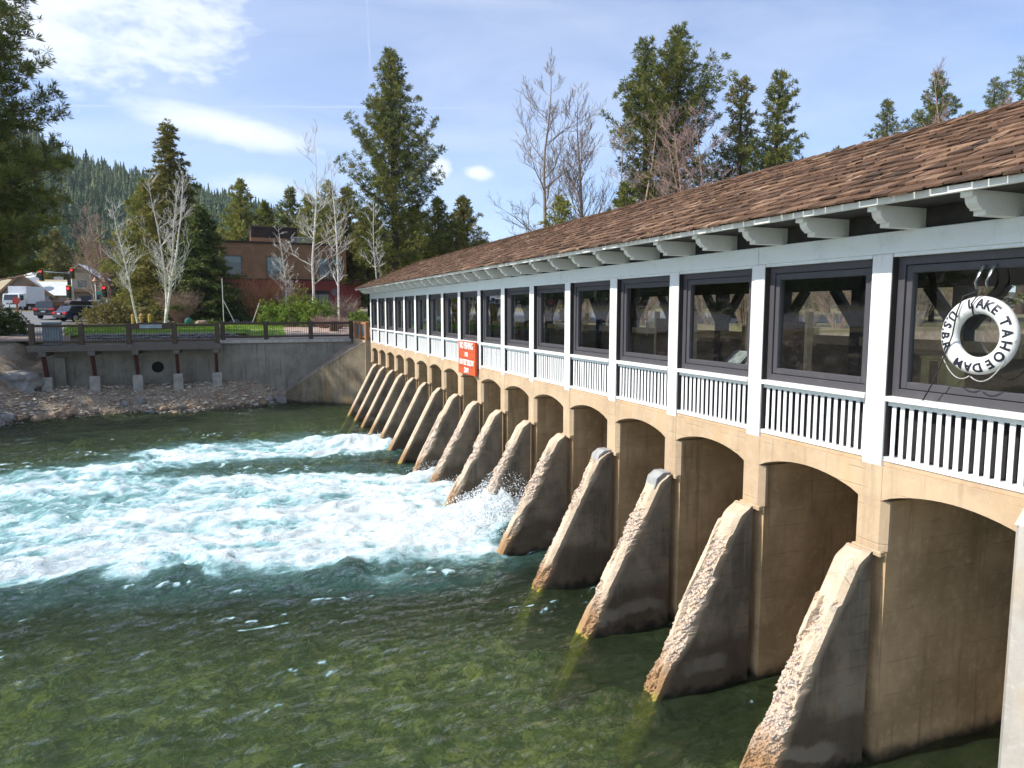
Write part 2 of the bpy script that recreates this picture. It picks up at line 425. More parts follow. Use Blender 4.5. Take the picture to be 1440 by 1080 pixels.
BUSHG = m_leaf('bright_shrub_leaves', (.07, .13, .02), (.16, .24, .03), (.3, .34, .06))
BUSHO = m_leaf('olive_shrub_leaves', (.12, .12, .035), (.2, .18, .05), (.3, .24, .09))
HILLF = m_leaf('hillside_conifer_needles', (.05, .085, .045), (.09, .13, .055), (.17, .19, .075), .8, .1)
GRASSM = m_leaf('lawn_blades', (.10, .19, .02), (.19, .31, .03), (.34, .42, .07))
BARK = simple('dark_pine_bark', (.09, .06, .045), (.05, .035, .028), 6, .95, .02, 20)
BIRCH = simple('pale_birch_bark', (.80, .76, .68), (.52, .47, .40), 3, .8, .003, 30, (1, 1, 2))
GREYB = simple('grey_bare_bark', (.34, .27, .21), (.22, .17, .13), 3, .9, .006)
TANB = simple('tan_bare_twigs', (.42, .31, .22), (.30, .2, .14), 3, .9, .004)
REDB = simple('red_bare_twigs', (.40, .27, .22), (.31, .2, .16), 3, .9, .004)

# ================================================================ terrain
def at(px, d):
    r = ray(px, 436)*d
    return float(r[0]), float(r[1])
WLX = [-80, -30, -14, -11.5, -9.9, -9.2, -6.1, -1.3, 1.0, 2.4, 8, 60]
WLY = [27, 29, 33, 35.2, 37.4, 38.6, 39.5, 39.2, 40.2, 41.4, 41.4, 41.4]
def ground_base(X, Y):
    d = np.hypot(X, Y)
    g = np.interp(d, [40, 50, 62, 74, 90, 112, 150, 220, 300], [3.28, 3.34, 3.46, 3.66, 4.3, 4.85, 5.0, 5.4, 6.0])
    az = np.degrees(np.arctan2(X, Y))                         # raised lawn behind the stone wall
    m = sstep(-11.4, -10.6, az)*np.where(az < 1, sstep(44.35, 44.6, Y), sstep(44.5, 50, Y))*sstep(78, 66, d)
    return g+m*np.interp(d, [45, 66, 78], [.40, .24, .1])
def ground_z(X, Y):
    X = np.asarray(X, float); Y = np.asarray(Y, float)
    yw = np.interp(X, WLX, WLY)
    d = Y-yw
    n = fbm(X*.8, Y*.8, 0, 4, 5)-.5; n2 = fbm(X*3, Y*3, 0, 3, 9)-.5
    low = -.15+np.clip(d, -8, 9)*.62+n*.22*sstep(-1, .5, d)+n2*.06
    low = np.minimum(low, 1.00+np.clip(d-1.9, 0, 9)*.09+n2*.02)
    slope = -.15+np.clip(d, -8, 30)*.43+n*.7*sstep(0, 2, d)+n2*.12
    g = ground_base(X, Y)
    left = sstep(-8.6, -10.2, X)
    wallside = np.where(Y > 42.4, g, low)
    bank = np.minimum(slope, g)
    z = wallside*(1-left)+bank*left
    # fill behind the sloping wing wall
    t = (6.5-X)/4.0; yl = 38.0+3.3*t+.35
    fill = np.interp(X, [2.5, 3.2, 5.9, 6.5], [.5, .95, 3.0, 3.15])
    z = np.where((X > 2.3) & (X < 6.9) & (Y > yl) & (Y < 42.4), np.maximum(z, fill-.08), z)
    lake = sstep(7.0, 8.0, X)*(Y < 42.4)
    return z*(1-lake)-1.5*lake
def grid(xs, ys, zf):
    X, Y = np.meshgrid(xs, ys); Z = zf(X, Y)
    V = np.stack([X.ravel(), Y.ravel(), Z.ravel()], 1)
    nx, ny = len(xs), len(ys); i = np.arange(nx-1); j = np.arange(ny-1)
    I, J = np.meshgrid(i, j); a = (J*nx+I).ravel()
    return V, np.stack([a, a+1, a+1+nx, a+nx], 1)
def m_ground():
    t = NT('bank_soil_and_gravel'); X, Y, Z = t.xyz()
    a = t.mix(t.ramp(t.noise(1.2, 6, .65), .4, .62), (.36, .29, .21), (.24, .185, .13))
    a = t.mix(t.ramp(t.noise(7, 6, .7), .5, .62, 0, .8), a, (.42, .38, .32))
    a = t.mix(t.ramp(t.noise(2.1, 6, .7, (1, 1, 1), .5), .52, .66, 0, .8), a, (.30, .16, .07))
    a = t.mix(t.ramp(t.noise(16, 4, .6), .62, .7, 0, .8), a, (.07, .055, .04))
    a = t.mix(t.ramp(Z, .12, -.08, 0, .85), a, (.05, .045, .035))
    far = t.mix(t.ramp(t.noise(.35, 6, .6), .4, .6), (.21, .165, .11), (.15, .15, .06))
    a = t.mix(t.ramp(Z, 3.1, 3.3), a, far)
    return t.done(t.bsdf(a, .95, 0, t.bump(t.noise(14, 6, .75), .05), .2))
GROUND = m_ground()
xs = np.concatenate([np.arange(-300, -60, 12), np.arange(-60, -16, 2), np.arange(-16, 8, .16), np.arange(8, 60, 2), np.arange(60, 320, 10)])
ys = np.concatenate([np.arange(22, 36, .5), np.arange(36, 42.2, .13), [42.36, 42.44], np.arange(42.8, 52, .5), np.arange(52, 120, 2), np.arange(120, 330, 10)])
V, F = grid(xs, ys, ground_z)
tag(link('ground', npmesh('ground', V, F, smooth=True), GROUND), kind='structure')
# terrain carrying on to the horizon, rising to a wooded hill on the left
SKY_X = [-500, -200, 0, 60, 100, 150, 200, 250, 300, 350, 420, 520, 620, 700, 800, 1000, 1500, 2200]
SKY_Y = [170, 212, 230, 240, 257, 268, 276, 279, 287, 297, 310, 328, 342, 348, 356, 372, 400, 420]
def px_of(X, Y):
    cx = X*RT[0]+Y*RT[1]; cz = (X*FW[0]+Y*FW[1])/math.cos(PITCH)
    return 720+990*cx/np.maximum(cz, 1)*1.0, cz
def hill_z(X, Y):
    px, dep = px_of(X, Y)
    sy = np.interp(px, SKY_X, SKY_Y)
    d = np.hypot(X, Y)
    top = (436-sy)/990.*660+5-15
    n = (fbm(X*.008, Y*.008, 0, 4, 3)-.5)*12
    base = 5.8
    return base+(top-base)*sstep(230, 660, d)*1.0+n*sstep(260, 420, d)*sstep(900, 600, d)*np.clip(top/60, 0, 1)
az = np.radians(np.linspace(-65, 85, 150)); rr = np.concatenate([np.arange(235, 720, 16), [800, 1000, 1500, 2500, 4500]])
A, R = np.meshgrid(az, rr); HX, HY = R*np.sin(A), R*np.cos(A)
HZ = np.where(R > 720, hill_z(HX/R*700, HY/R*700)*.97, hill_z(HX, HY))
nx = len(az); a = (np.arange(len(rr)-1)[:, None]*nx+np.arange(nx-1)[None, :]).ravel()
HILLG = simple('wooded_hill_floor', (.05, .05, .028), (.08, .065, .04), .05, .95, .1, 1)
tag(link('hillside', npmesh('hillside', np.stack([HX.ravel(), HY.ravel(), HZ.ravel()], 1), np.stack([a, a+1, a+1+nx, a+nx], 1), smooth=True), HILLG), kind='structure')

# ---------------------------------------------------------------- river bed
def m_bed():
    t = NT('algae_covered_river_bed'); X, Y, Z = t.xyz()
    w = t.n('ShaderNodeVectorMath', operation='MULTIPLY_ADD'); t.t.links.new(t.noise(1.6, 4, .6, col=True), w.inputs[0])
    w.inputs[1].default_value = (.9, .9, .9); t.t.links.new(t.coords(), w.inputs[2])
    w2 = t.n('ShaderNodeVectorMath', operation='MULTIPLY_ADD'); t.t.links.new(t.noise(7, 3, .6, (.7, 1.6, 1), col=True), w2.inputs[0])
    w2.inputs[1].default_value = (.22, .16, .1); t.t.links.new(w.outputs[0], w2.inputs[2])
    v = w2.outputs[0]
    cell = t.n('ShaderNodeTexVoronoi'); t.t.links.new(v, cell.inputs['Vector']); cell.inputs['Scale'].default_value = 3.6
    sc = t.n('ShaderNodeSeparateColor'); t.t.links.new(cell.outputs['Color'], sc.inputs[0])
    col = t.mix(sc.outputs[0], (.42, .46, .18), (.24, .31, .13))
    col = t.mix(t.ramp(sc.outputs[1], .6, .75), col, (.62, .58, .22))
    col = t.mix(t.ramp(sc.outputs[2], .7, .85), col, (.09, .12, .08))
    col = t.mix(t.ramp(t.vor(3.6, feature='DISTANCE_TO_EDGE', vec=v), .10, .0, 0, .85), col, (.05, .07, .03))
    col = t.mix(t.ramp(t.noise(1.3, 8, .75, dist=1.2), .46, .56, 0, .9), col, (.07, .12, .055))
    col = t.mix(t.ramp(t.noise(5, 6, .75, dist=1.), .53, .62, 0, .8), col, (.60, .58, .24))
    col = t.mix(t.ramp(t.noise(3, 6, .7, dist=.8), .60, .72, 0, .7), col, (.32, .22, .08))
    caustics = t.vor(2.1, feature='DISTANCE_TO_EDGE', vec=v)              # pale network of caustic light painted on the bed
    col = t.mix(t.math('MULTIPLY', t.ramp(caustics, .035, .0, 0, 1), t.ramp(t.noise(1.7, 4), .45, .6)), col, (.58, .62, .30))
    fs = t.noise(26, 5, .75, vec=v)
    col = t.mix(t.ramp(fs, .52, .66, 0, .6), col, (.10, .13, .06)); col = t.mix(t.ramp(fs, .46, .34, 0, .5), col, (.62, .62, .32))
    return t.done(t.bsdf(col, .95, 0, t.bump(t.noise(3, 5, .7), .1), .1))
BED = m_bed()
def bed_z(X, Y):
    n = fbm(X*.7, Y*.7, 0, 4, 21)
    deep = sstep(9.0, 14.5, Y)*sstep(40, 34, Y)
    return -1.2-.45*deep+(n-.5)*.7+np.maximum(0, fbm(X*2.1, Y*2.1, 0, 2, 33)-.55)*.9
V, F = grid(np.arange(-16, 9.5, .17), np.arange(-3, 42, .17), bed_z)
tag(link('river_bed', npmesh('river_bed', V, F, smooth=True), BED), kind='structure')
tag(MB().box(-90, 9.6, -18, 42, -3.2, -3.0).build('deep_river_bed', BED), kind='structure')

# ---------------------------------------------------------------- river water
POLY = np.array([(6.9, 14.6), (5.6, 13.9), (4.2, 13.1), (2.5, 12.9), (.7, 13.6), (-1.1, 14.2), (-2.7, 14.7), (-4.2, 15.0), (-9, 14.8), (-14, 15), (-15, 25.8),
                 (-7.3, 26.6), (-4.8, 26.8), (-2.7, 29), (-1, 29.1), (1.1, 28.8), (2.8, 29.8), (5.0, 28.8), (6.2, 28.3), (6.2, 26.0), (5.2, 24.9), (3.0, 24.9), (1.0, 24.6), (-1.2, 25.0),
                 (-2.6, 24.6), (-.6, 23.8), (1.9, 23.0), (3.6, 22.8), (5.0, 21.7), (6.6, 21.2), (6.9, 17)])
def poly_sd(X, Y, P):
    d = np.full(X.shape, 1e9); inside = np.zeros(X.shape, bool); n = len(P)
    for i in range(n):
        ax, ay = P[i]; bx, by = P[(i+1) % n]
        ex, ey = bx-ax, by-ay; wx, wy = X-ax, Y-ay
        t = np.clip((wx*ex+wy*ey)/(ex*ex+ey*ey), 0, 1)
        d = np.minimum(d, (wx-ex*t)**2+(wy-ey*t)**2)
        c = ((ay > Y) != (by > Y)) & (X < (bx-ax)*(Y-ay)/(by-ay+1e-12)+ax)
        inside ^= c
    return np.where(inside, 1, -1)*np.sqrt(d)
wx = np.concatenate([np.arange(-90, -15, 3), np.arange(-15, 6.7, .06), np.arange(6.76, 9.5, .16)])
wy = np.concatenate([np.arange(-16, 3, .8), np.arange(3, 30, .06), np.arange(30, 42.3, .12)])
X, Y = np.meshgrid(wx, wy)
# the flow runs along -X and swings a little; streak coordinates follow it
warp = (fbm(X*.22, Y*.22, 0, 3, 40)-.5)*3.2
U = X+warp*.5; Vv = Y+.16*X+warp
sd = poly_sd(X, Y, POLY)
ragged = (fbm(U*.8, Vv*1.5, 0, 5, 50, .6)-.5)*2.6
m = sstep(-.15, 1.15, sd+ragged*.75)
dens = fbm(U*.42, Vv*1.15, 0, 6, 60, .62)
strk = fbm(U*1.3, Vv*4.2, 0, 5, 70, .62)
fine = 1-np.abs(fbm(U*3.0+warp, Vv*5.5, 0, 4, 77, .62)*2-1)
power = np.interp(X, [-15, -9, -4, 1, 4, 6.5], [.32, .41, .55, .68, .73, .70])
core = np.exp(-(((Y-(15.9+.02*(6-X)**2))/1.5)**2))*sstep(-5, 3, X)*.20
core += np.exp(-(((Y-(19.6-.1*(6-X)))/1.9)**2))*sstep(-7, 2, X)*.14
core += np.exp(-(((Y-(27.4-.09*(6-X)))/1.0)**2))*sstep(-6, 3, X)*.24
foam_and_glints = m*np.clip((dens-.5)*2.0+(strk-.5)*1.5+(fine-.62)*1.1+power+core, 0, 1.25)
foam_and_glints = np.clip(foam_and_glints, 0, 1)
# broken crests, and white specks painted for sun glints, beyond the plume
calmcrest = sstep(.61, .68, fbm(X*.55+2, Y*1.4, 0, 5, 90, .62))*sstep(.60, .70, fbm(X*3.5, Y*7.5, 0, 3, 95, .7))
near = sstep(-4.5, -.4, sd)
glint_speck = sstep(.58, .66, fbm(X*9, Y*14, 0, 2, 97, .6))
foam_and_glints = np.maximum(foam_and_glints, calmcrest*((.15+.65*near)*.9+.45*glint_speck))
aer = sstep(-1.2, 1.0, sd+ragged*.6)
dark = sstep(-1.6, -.2, sd+ragged*.3)*(1-m)
turb = sstep(-2.0, 1.0, sd)
Z = -.15+(fbm(X*.55, Y*.95, 0, 4, 101)-.5)*.16+(fbm(X*1.7, Y*3.2, 0, 4, 105)-.5)*.13
rid = 1-np.abs(fbm(U*.75, Vv*1.25, 0, 4, 110)*2-1)
Z += turb*((rid-.72)*.26+(fbm(U*1.6, Vv*3.6, 0, 4, 115, .6)-.5)*.13+foam_and_glints*.05+(fine-.6)*.035)
for (cx, cy, sx, sy, hh) in ((5.75, 15.55, .85, .95, .80), (4.3, 15.5, 1.0, 1.0, .30), (5.2, 18.6, 1.1, .9, .25), (4.3, 27.5, 1.7, .55, .26), (5.4, 20.6, .8, .5, .25),
                             (2.2, 13.7, 1.2, .45, .18), (-.8, 15.0, 1.2, .5, .18), (-4.3, 15.8, 1.6, .5, .18)):
    g = np.exp(-((X-cx)/sx)**2-((Y-cy)/sy)**2)
    Z += hh*g*(.75+.6*(fbm(X*2.2, Y*2.2, 0, 4, 120, .62)-.3)+.35*(fbm(X*7, Y*7, 0, 3, 121, .6)-.5))
    foam_and_glints = np.clip(foam_and_glints+g*.5*sstep(.1, .5, m)+(g*.75 if hh > .7 else 0), 0, 1)
Z = np.where(X > 6.6, np.minimum(Z, -.08), Z)
V = np.stack([X.ravel(), Y.ravel(), Z.ravel()], 1)
nx, ny = len(wx), len(wy); a = (np.arange(ny-1)[:, None]*nx+np.arange(nx-1)[None, :]).ravel()
F = np.stack([a, a+1, a+1+nx, a+nx], 1)
def m_water():
    t = NT('clear_green_river_water')
    foam_and_glints = t.attr('foam_and_glints'); aer = t.attr('aer'); dk = t.attr('dark')
    wv = t.n('ShaderNodeVectorMath', operation='MULTIPLY_ADD'); t.t.links.new(t.noise(.9, 3, .6, col=True), wv.inputs[0])
    wv.inputs[1].default_value = (1.2, 1.2, 0); t.t.links.new(t.coords((.42, 1.35, 1), rot=(0, 0, .12)), wv.inputs[2])
    v = wv.outputs[0]
    n1 = t.noise(5, 6, .66, vec=v); n2 = t.noise(22, 5, .68, vec=v); n3 = t.noise(2.2, 5, .6, vec=v)
    fn = t.math('ADD', foam_and_glints, t.math('MULTIPLY_ADD', n2, .80, -.37))
    fn = t.math('ADD', fn, t.math('MULTIPLY_ADD', n1, .5, -.25))
    fmask = t.math('MULTIPLY', t.ramp(fn, .22, .74), t.ramp(foam_and_glints, .03, .22))
    # ripples
    hb = t.math('ADD', t.math('MULTIPLY', n3, 1.0), t.math('MULTIPLY', n1, .45)); hb = t.math('ADD', hb, t.math('MULTIPLY', n2, .15))
    nb = t.bump(hb, .30, 1.0)
    nf = t.bump(t.math('ADD', n1, t.math('MULTIPLY', n2, .6)), .09)
    gl = t.n('ShaderNodeBsdfGlossy'); gl.inputs['Roughness'].default_value = .045; t.set(gl.inputs['Normal'], nb)
    gl.inputs['Color'].default_value = (1, 1, 1, 1)
    fr = t.n('ShaderNodeFresnel'); fr.inputs[0].default_value = 1.33; t.set(fr.inputs['Normal'], nb)
    # what the water itself looks like: clear and green, milky teal where full of air
    tr = t.n('ShaderNodeBsdfTransparent'); t.set(tr.inputs[0], (.80, .92, .70))
    rf = t.n('ShaderNodeBsdfRefraction'); rf.inputs['IOR'].default_value = 1.33; rf.inputs['Roughness'].default_value = .0
    t.set(rf.inputs[0], (.80, .92, .70)); t.set(rf.inputs['Normal'], nb)
    clear = t.n('ShaderNodeMixShader'); clear.inputs[0].default_value = .28
    t.t.links.new(tr.outputs[0], clear.inputs[1]); t.t.links.new(rf.outputs[0], clear.inputs[2])
    murk = t.mix(aer, (.085, .125, .055), (.24, .46, .46))
    murk = t.mix(dk, murk, (.07, .155, .125))
    df = t.n('ShaderNodeBsdfDiffuse'); t.set(df.inputs[0], murk); t.set(df.inputs['Normal'], nb)
    body = t.n('ShaderNodeMixShader')
    t.set(body.inputs[0], t.math('MAXIMUM', t.math('MULTIPLY_ADD', aer, .66, .24), t.math('MULTIPLY', dk, .5), clamp=True))
    t.t.links.new(clear.outputs[0], body.inputs[1]); t.t.links.new(df.outputs[0], body.inputs[2])
    wat = t.n('ShaderNodeMixShader'); t.set(wat.inputs[0], fr.outputs[0])
    t.t.links.new(body.outputs[0], wat.inputs[1]); t.t.links.new(gl.outputs[0], wat.inputs[2])
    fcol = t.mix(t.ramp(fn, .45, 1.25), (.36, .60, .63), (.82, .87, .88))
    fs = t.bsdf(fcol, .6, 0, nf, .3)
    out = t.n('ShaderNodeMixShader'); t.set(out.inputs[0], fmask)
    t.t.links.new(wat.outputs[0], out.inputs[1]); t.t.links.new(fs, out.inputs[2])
    return t.done(out.outputs[0])
WATER = m_water()
tag(link('river', npmesh('river', V, F, dict(foam_and_glints=foam_and_glints.ravel(), aer=aer.ravel(), dark=dark.ravel()), smooth=True), WATER), kind='structure')
# flying drops
def drops(name, label, centres, n, seed):
    rs = np.random.RandomState(seed); Vs = []; Fs = []
    oc = np.array([(1, 0, 0), (-1, 0, 0), (0, 1, 0), (0, -1, 0), (0, 0, 1), (0, 0, -1)], float)
    of = np.array([(0, 2, 4), (2, 1, 4), (1, 3, 4), (3, 0, 4), (2, 0, 5), (1, 2, 5), (3, 1, 5), (0, 3, 5)])
    P = []; Rr = []
    for (cx, cy, cz, sx, sy, sz, w) in centres:
        k = int(n*w); q = rs.normal(size=(k, 3))*[sx, sy, 0]+[cx, cy, 0]
        fall = np.exp(-((q[:, 0]-cx)/sx)**2*.35-((q[:, 1]-cy)/sy)**2*.35)
        q[:, 2] = cz+sz*fall*rs.uniform(.0, 1., k)**1.3
        P.append(q); Rr.append(rs.uniform(.004, .017, k)*rs.uniform(.5, 1, k)*(1.2-.5*(q[:, 2]-cz)/sz))
    P = np.concatenate(P); Rr = np.concatenate(Rr)
    V = (P[:, None, :]+oc[None]*Rr[:, None, None]*rs.uniform(.7, 1.5, (len(P), 1, 3))).reshape(-1, 3)
    F = (of[None]+np.arange(len(P))[:, None, None]*6).reshape(-1, 3)
    o = link(name, npmesh(name, V, F, smooth=True), SPRAY); tag(o, label, 'spray', kind='stuff')
SPRAY = simple('white_spray', (.92, .94, .95), (.85, .9, .92), 5, .4, 0)
drops('spray', 'white spray flying up where the strongest jet hits the buttresses',
      [(5.95, 15.6, .35, .45, .48, 1.0, .5), (5.5, 15.4, .25, .55, .55, .6, .3), (6.0, 14.5, .05, .3, .3, .5, .12), (5.6, 18.4, .0, .5, .5, .45, .06), (5.5, 20.8, .0, .4, .3, .4, .04), (5.0, 27.3, .0, .8, .3, .35, .03)], 11000, 3)
# lake on the upstream side
LAKEW = simple('still_lake_water', (.03, .06, .05), (.02, .045, .04), .3, .06, .02, 3, spec=.6)
tag(MB().box(9.7, 300, -60, 42.3, 1.2, 1.7).build('lake_water', LAKEW), kind='structure')

# ================================================================ the dam
P0, DP = 5.73, 1.95
def PK(k): return P0+DP*k
dam = thing('concrete_dam', 'long tan concrete dam with arched bays and sloping buttresses under the white gallery', 'dam', (6.54, PK(7), -.15))
ZT = 3.30
for k in range(-1, 16):
    y0, y1 = PK(k)+.152, PK(k+1)-.152
    n = 14
    arch = [(y0+(y1-y0)*i/n, 2.91+.17*math.sin(PI*min(1, max(0, i/n)))**.75) for i in range(n+1)]
    poly = arch+[(y1, ZT), (y0, ZT)]
    MB().prism(poly, 'x', 6.54+.002*(k % 2), 9.35).build('arch', CONC, dam)
for k in range(-1, 17):
    y = PK(k)
    MB().box(6.537, 9.35, y-.152, y+.152, 2.905, ZT-.002).build('pier_head', CONC, dam)
    if k == -1: continue
    ch = [(6.54, y-.15), (6.54, y+.15), (6.61, y+.215), (6.65, y+.215), (6.65, y-.215), (6.61, y-.215)]
    m = MB(); m.prism(ch, 'z', 2.34, 2.905); m.build('pier_neck', CONC, dam)
    m = MB(); m.box(6.61, 9.35, y-.20, y+.20, -2.4, 2.338)
    m.box(6.651, 9.35, y-.20, y+.20, 2.338, 2.904); m.build('pier', PIERC, dam)
    MB().box(6.528, 6.655, y-.19, y+.21, 2.27, 2.339).build('pier_foot_ledge', CONC, dam, bevel=.012)
MB().box(9.3, 9.6, PK(-1)-.6, PK(16)+.4, -2.4, ZT).build('gate_wall', PIERC, dam)
GATE = simple('dark_gate_steel', (.09, .08, .07), (.06, .055, .05), 4, .7)
for k in range(-1, 16):
    MB().box(9.12, 9.28, PK(k)+.3, PK(k+1)-.3, .55, 2.85).build('sluice_gate', GATE, dam)
MB().box(6.575, 10.9, PK(-2)-.3, PK(16)+.35, ZT+.002, ZT+.05).build('deck_slab', CONC, dam)

def buttress(k):
    y = PK(k)+.02; rough = k <= 8
    rs = np.random.RandomState(100+k)
    N = int(np.interp(k, [0, 4, 9, 15], [230, 130, 60, 30])) if rough else 24
    Mx = int(np.interp(k, [0, 4, 9, 15], [34, 22, 12, 8])) if rough else 8
    zt, zb = 2.34, -1.7
    xt, slope = 6.27, .525
    w = .168 if rough else .13
    zz = np.concatenate([np.linspace(zt, zb, N)])
    # across: side back, side front(+Y), chamfer, front..., chamfer, side (-Y)
    c = np.linspace(-1, 1, Mx)
    S, T = np.meshgrid(c, zz)
    chf = .07
    xf = xt-(zt-T)*slope
    # rounded top
    xf = xf+.10*sstep(zt-.16, zt, T)**1.5
    yy = y+S*w
    edge = np.clip((np.abs(S)-(1-chf/w*.9))/(chf/w*.9), 0, 1)
    xf = xf+edge*chf
    t0 = [.62, .30, .45, .2, .35, .55, .5, .62, .6, 1, 1, 1, 1, 1, 1, 1][k]
    zr = zt-t0-.12
    ro = sstep(zr+.22, zr-.10, T+(fbm(S*2+k*7, T*3, 0, 3, 7)-.5)*.55) if rough else T*0
    if rough:
        patch = sstep(.55, .62, fbm(S*.9+k*3.3, T*1.25, 0, 3, 31))
        ro = ro*(1-.85*patch)
        nz = fbm(S*4.2+k*11, T*22, 0, 4, 17, .62)-.5
        big = fbm(S*1.0+k*5, T*4, 0, 3, 19)-.5
        cel = fbm(S*9+k*3, T*60, 0, 2, 23)-.5
        xf = xf+ro*(.0+nz*.12+big*.10+cel*.06)
        yy = yy+ro*np.sign(S)*np.abs(S)**3*(-.005+(fbm(T*9+k, S*2, 0, 4, 29, .65)-.5)*.06)
        xf = xf-.05*patch*(ro > .02)
    zz2 = T+0
    xb = 6.47
    Vf = np.stack([xf.ravel(), yy.ravel(), zz2.ravel()], 1)
    nI = len(Vf)
    # side verticals : copy of the outer columns pushed back to the pier
    L = np.stack([np.full(N, xb), np.full(N, y-w*1.0), zz], 1); R_ = np.stack([np.full(N, xb), np.full(N, y+w*1.0), zz], 1)
    V = np.concatenate([Vf, L, R_])
    F = []
    for j in range(N-1):
        for i in range(Mx-1):
            a = j*Mx+i; F.append((a, a+1, a+1+Mx, a+Mx))
    F = np.array(F)
    j = np.arange(N-1)
    Ls = np.stack([nI+j, j*Mx, (j+1)*Mx, nI+j+1], 1)
    Rr = np.stack([j*Mx+Mx-1, nI+N+j, nI+N+j+1, (j+1)*Mx+Mx-1], 1)
    Bk = np.stack([nI+N+j, nI+j, nI+j+1, nI+N+j+1], 1)
    fr = np.ones(N*Mx); rr_ = ro.ravel()
    # separate side vertices so that 'front' does not bleed across
    nV = len(V); i0 = np.arange(N)*Mx; i1 = np.arange(N)*Mx+Mx-1
    M0, M1 = V[i0].copy(), V[i1].copy()
    def sm(q, k=9):
        return np.convolve(np.pad(q, k//2, mode='edge'), np.ones(k)/k, 'valid')
    M0[:, 0] = np.minimum(sm(M0[:, 0])+.12, xb-.02); M0[:, 1] = y-w; M1[:, 0] = np.minimum(sm(M1[:, 0])+.12, xb-.02); M1[:, 1] = y+w
    V = np.concatenate([V, V[i0], V[i1], M0, M1])
    Ls[:, 1] = nV+2*N+j; Ls[:, 2] = nV+2*N+j+1
    Rr[:, 0] = nV+3*N+j; Rr[:, 3] = nV+3*N+j+1
    La = np.stack([nV+2*N+j, nV+j, nV+j+1, nV+2*N+j+1], 1); Ra = np.stack([nV+N+j, nV+3*N+j, nV+3*N+j+1, nV+N+j+1], 1)
    F = np.concatenate([F, Ls, Rr, La, Ra, Bk])
    topc = [(nI, nI+N)]
    front = np.concatenate([fr, np.zeros(2*N), np.ones(2*N)*.75, np.zeros(2*N)]); rough_a = np.concatenate([rr_, np.zeros(6*N)])
    # top cap
    cap = []
    V = np.concatenate([V, [[xb, y-w, zt+.0], [xb, y+w, zt+.0]]]); b0 = len(V)-2
    front = np.concatenate([front, [1, 1]]); rough_a = np.concatenate([rough_a, [0, 0]])
    for i in range(Mx-1): cap.append((i+1, i, b0 if i < Mx//2 else b0+1, b0 if i < Mx//2 else b0+1))
    me = bpy.data.meshes.new('buttress')
    faces = [tuple(int(q) for q in f) for f in F]+[(int(c[0]), int(c[1]), int(c[2])) for c in cap]+[(int(Mx//2), b0, b0+1)]
    me.from_pydata([tuple(q) for q in V.tolist()], [], faces)
    for nme, aa in (('front', front), ('rough', rough_a)):
        at_ = me.attributes.new(nme, 'FLOAT', 'POINT'); at_.data.foreach_set('value', aa.astype(np.float32))
    me.validate(); me.update()
    o = link('buttress', me, BUTT, dam)
    if rough: o['label'] = 'buttress with spalled pebbly front edge'
    return o
for k in range(0, 16): buttress(k)
for k in (2, 3):                                  # grey mortar caps on two of the buttress heads
    y = PK(k)+.02
    m = MB(); m.prism([(6.17, 2.12), (6.22, 2.30), (6.34, 2.385), (6.49, 2.385), (6.49, 2.32), (6.33, 2.31), (6.25, 2.2)], 'y', y-.14, y+.135)
    m.build('mortar_cap', simple('grey_mortar', (.36, .36, .35), (.28, .28, .27), 6), dam, bevel=.008)

abut = thing('abutment', 'pale grey concrete abutment with a vertical edge at the near end of the dam', 'abutment', (6.25, 2, -.15))
m = MB(); m.prism([(6.25, -8), (6.25, 3.93), (6.31, 3.99), (6.80, 3.99), (6.80, -8)], 'z', -2.4, 3.14); m.build('wall', PALEC, abut)
m = MB(); m.prism([(6.25, 3.141), (6.37, 3.298), (6.80, 3.298), (6.80, 3.141)], 'y', -8, 3.97); m.build('coping', PALEC, abut)

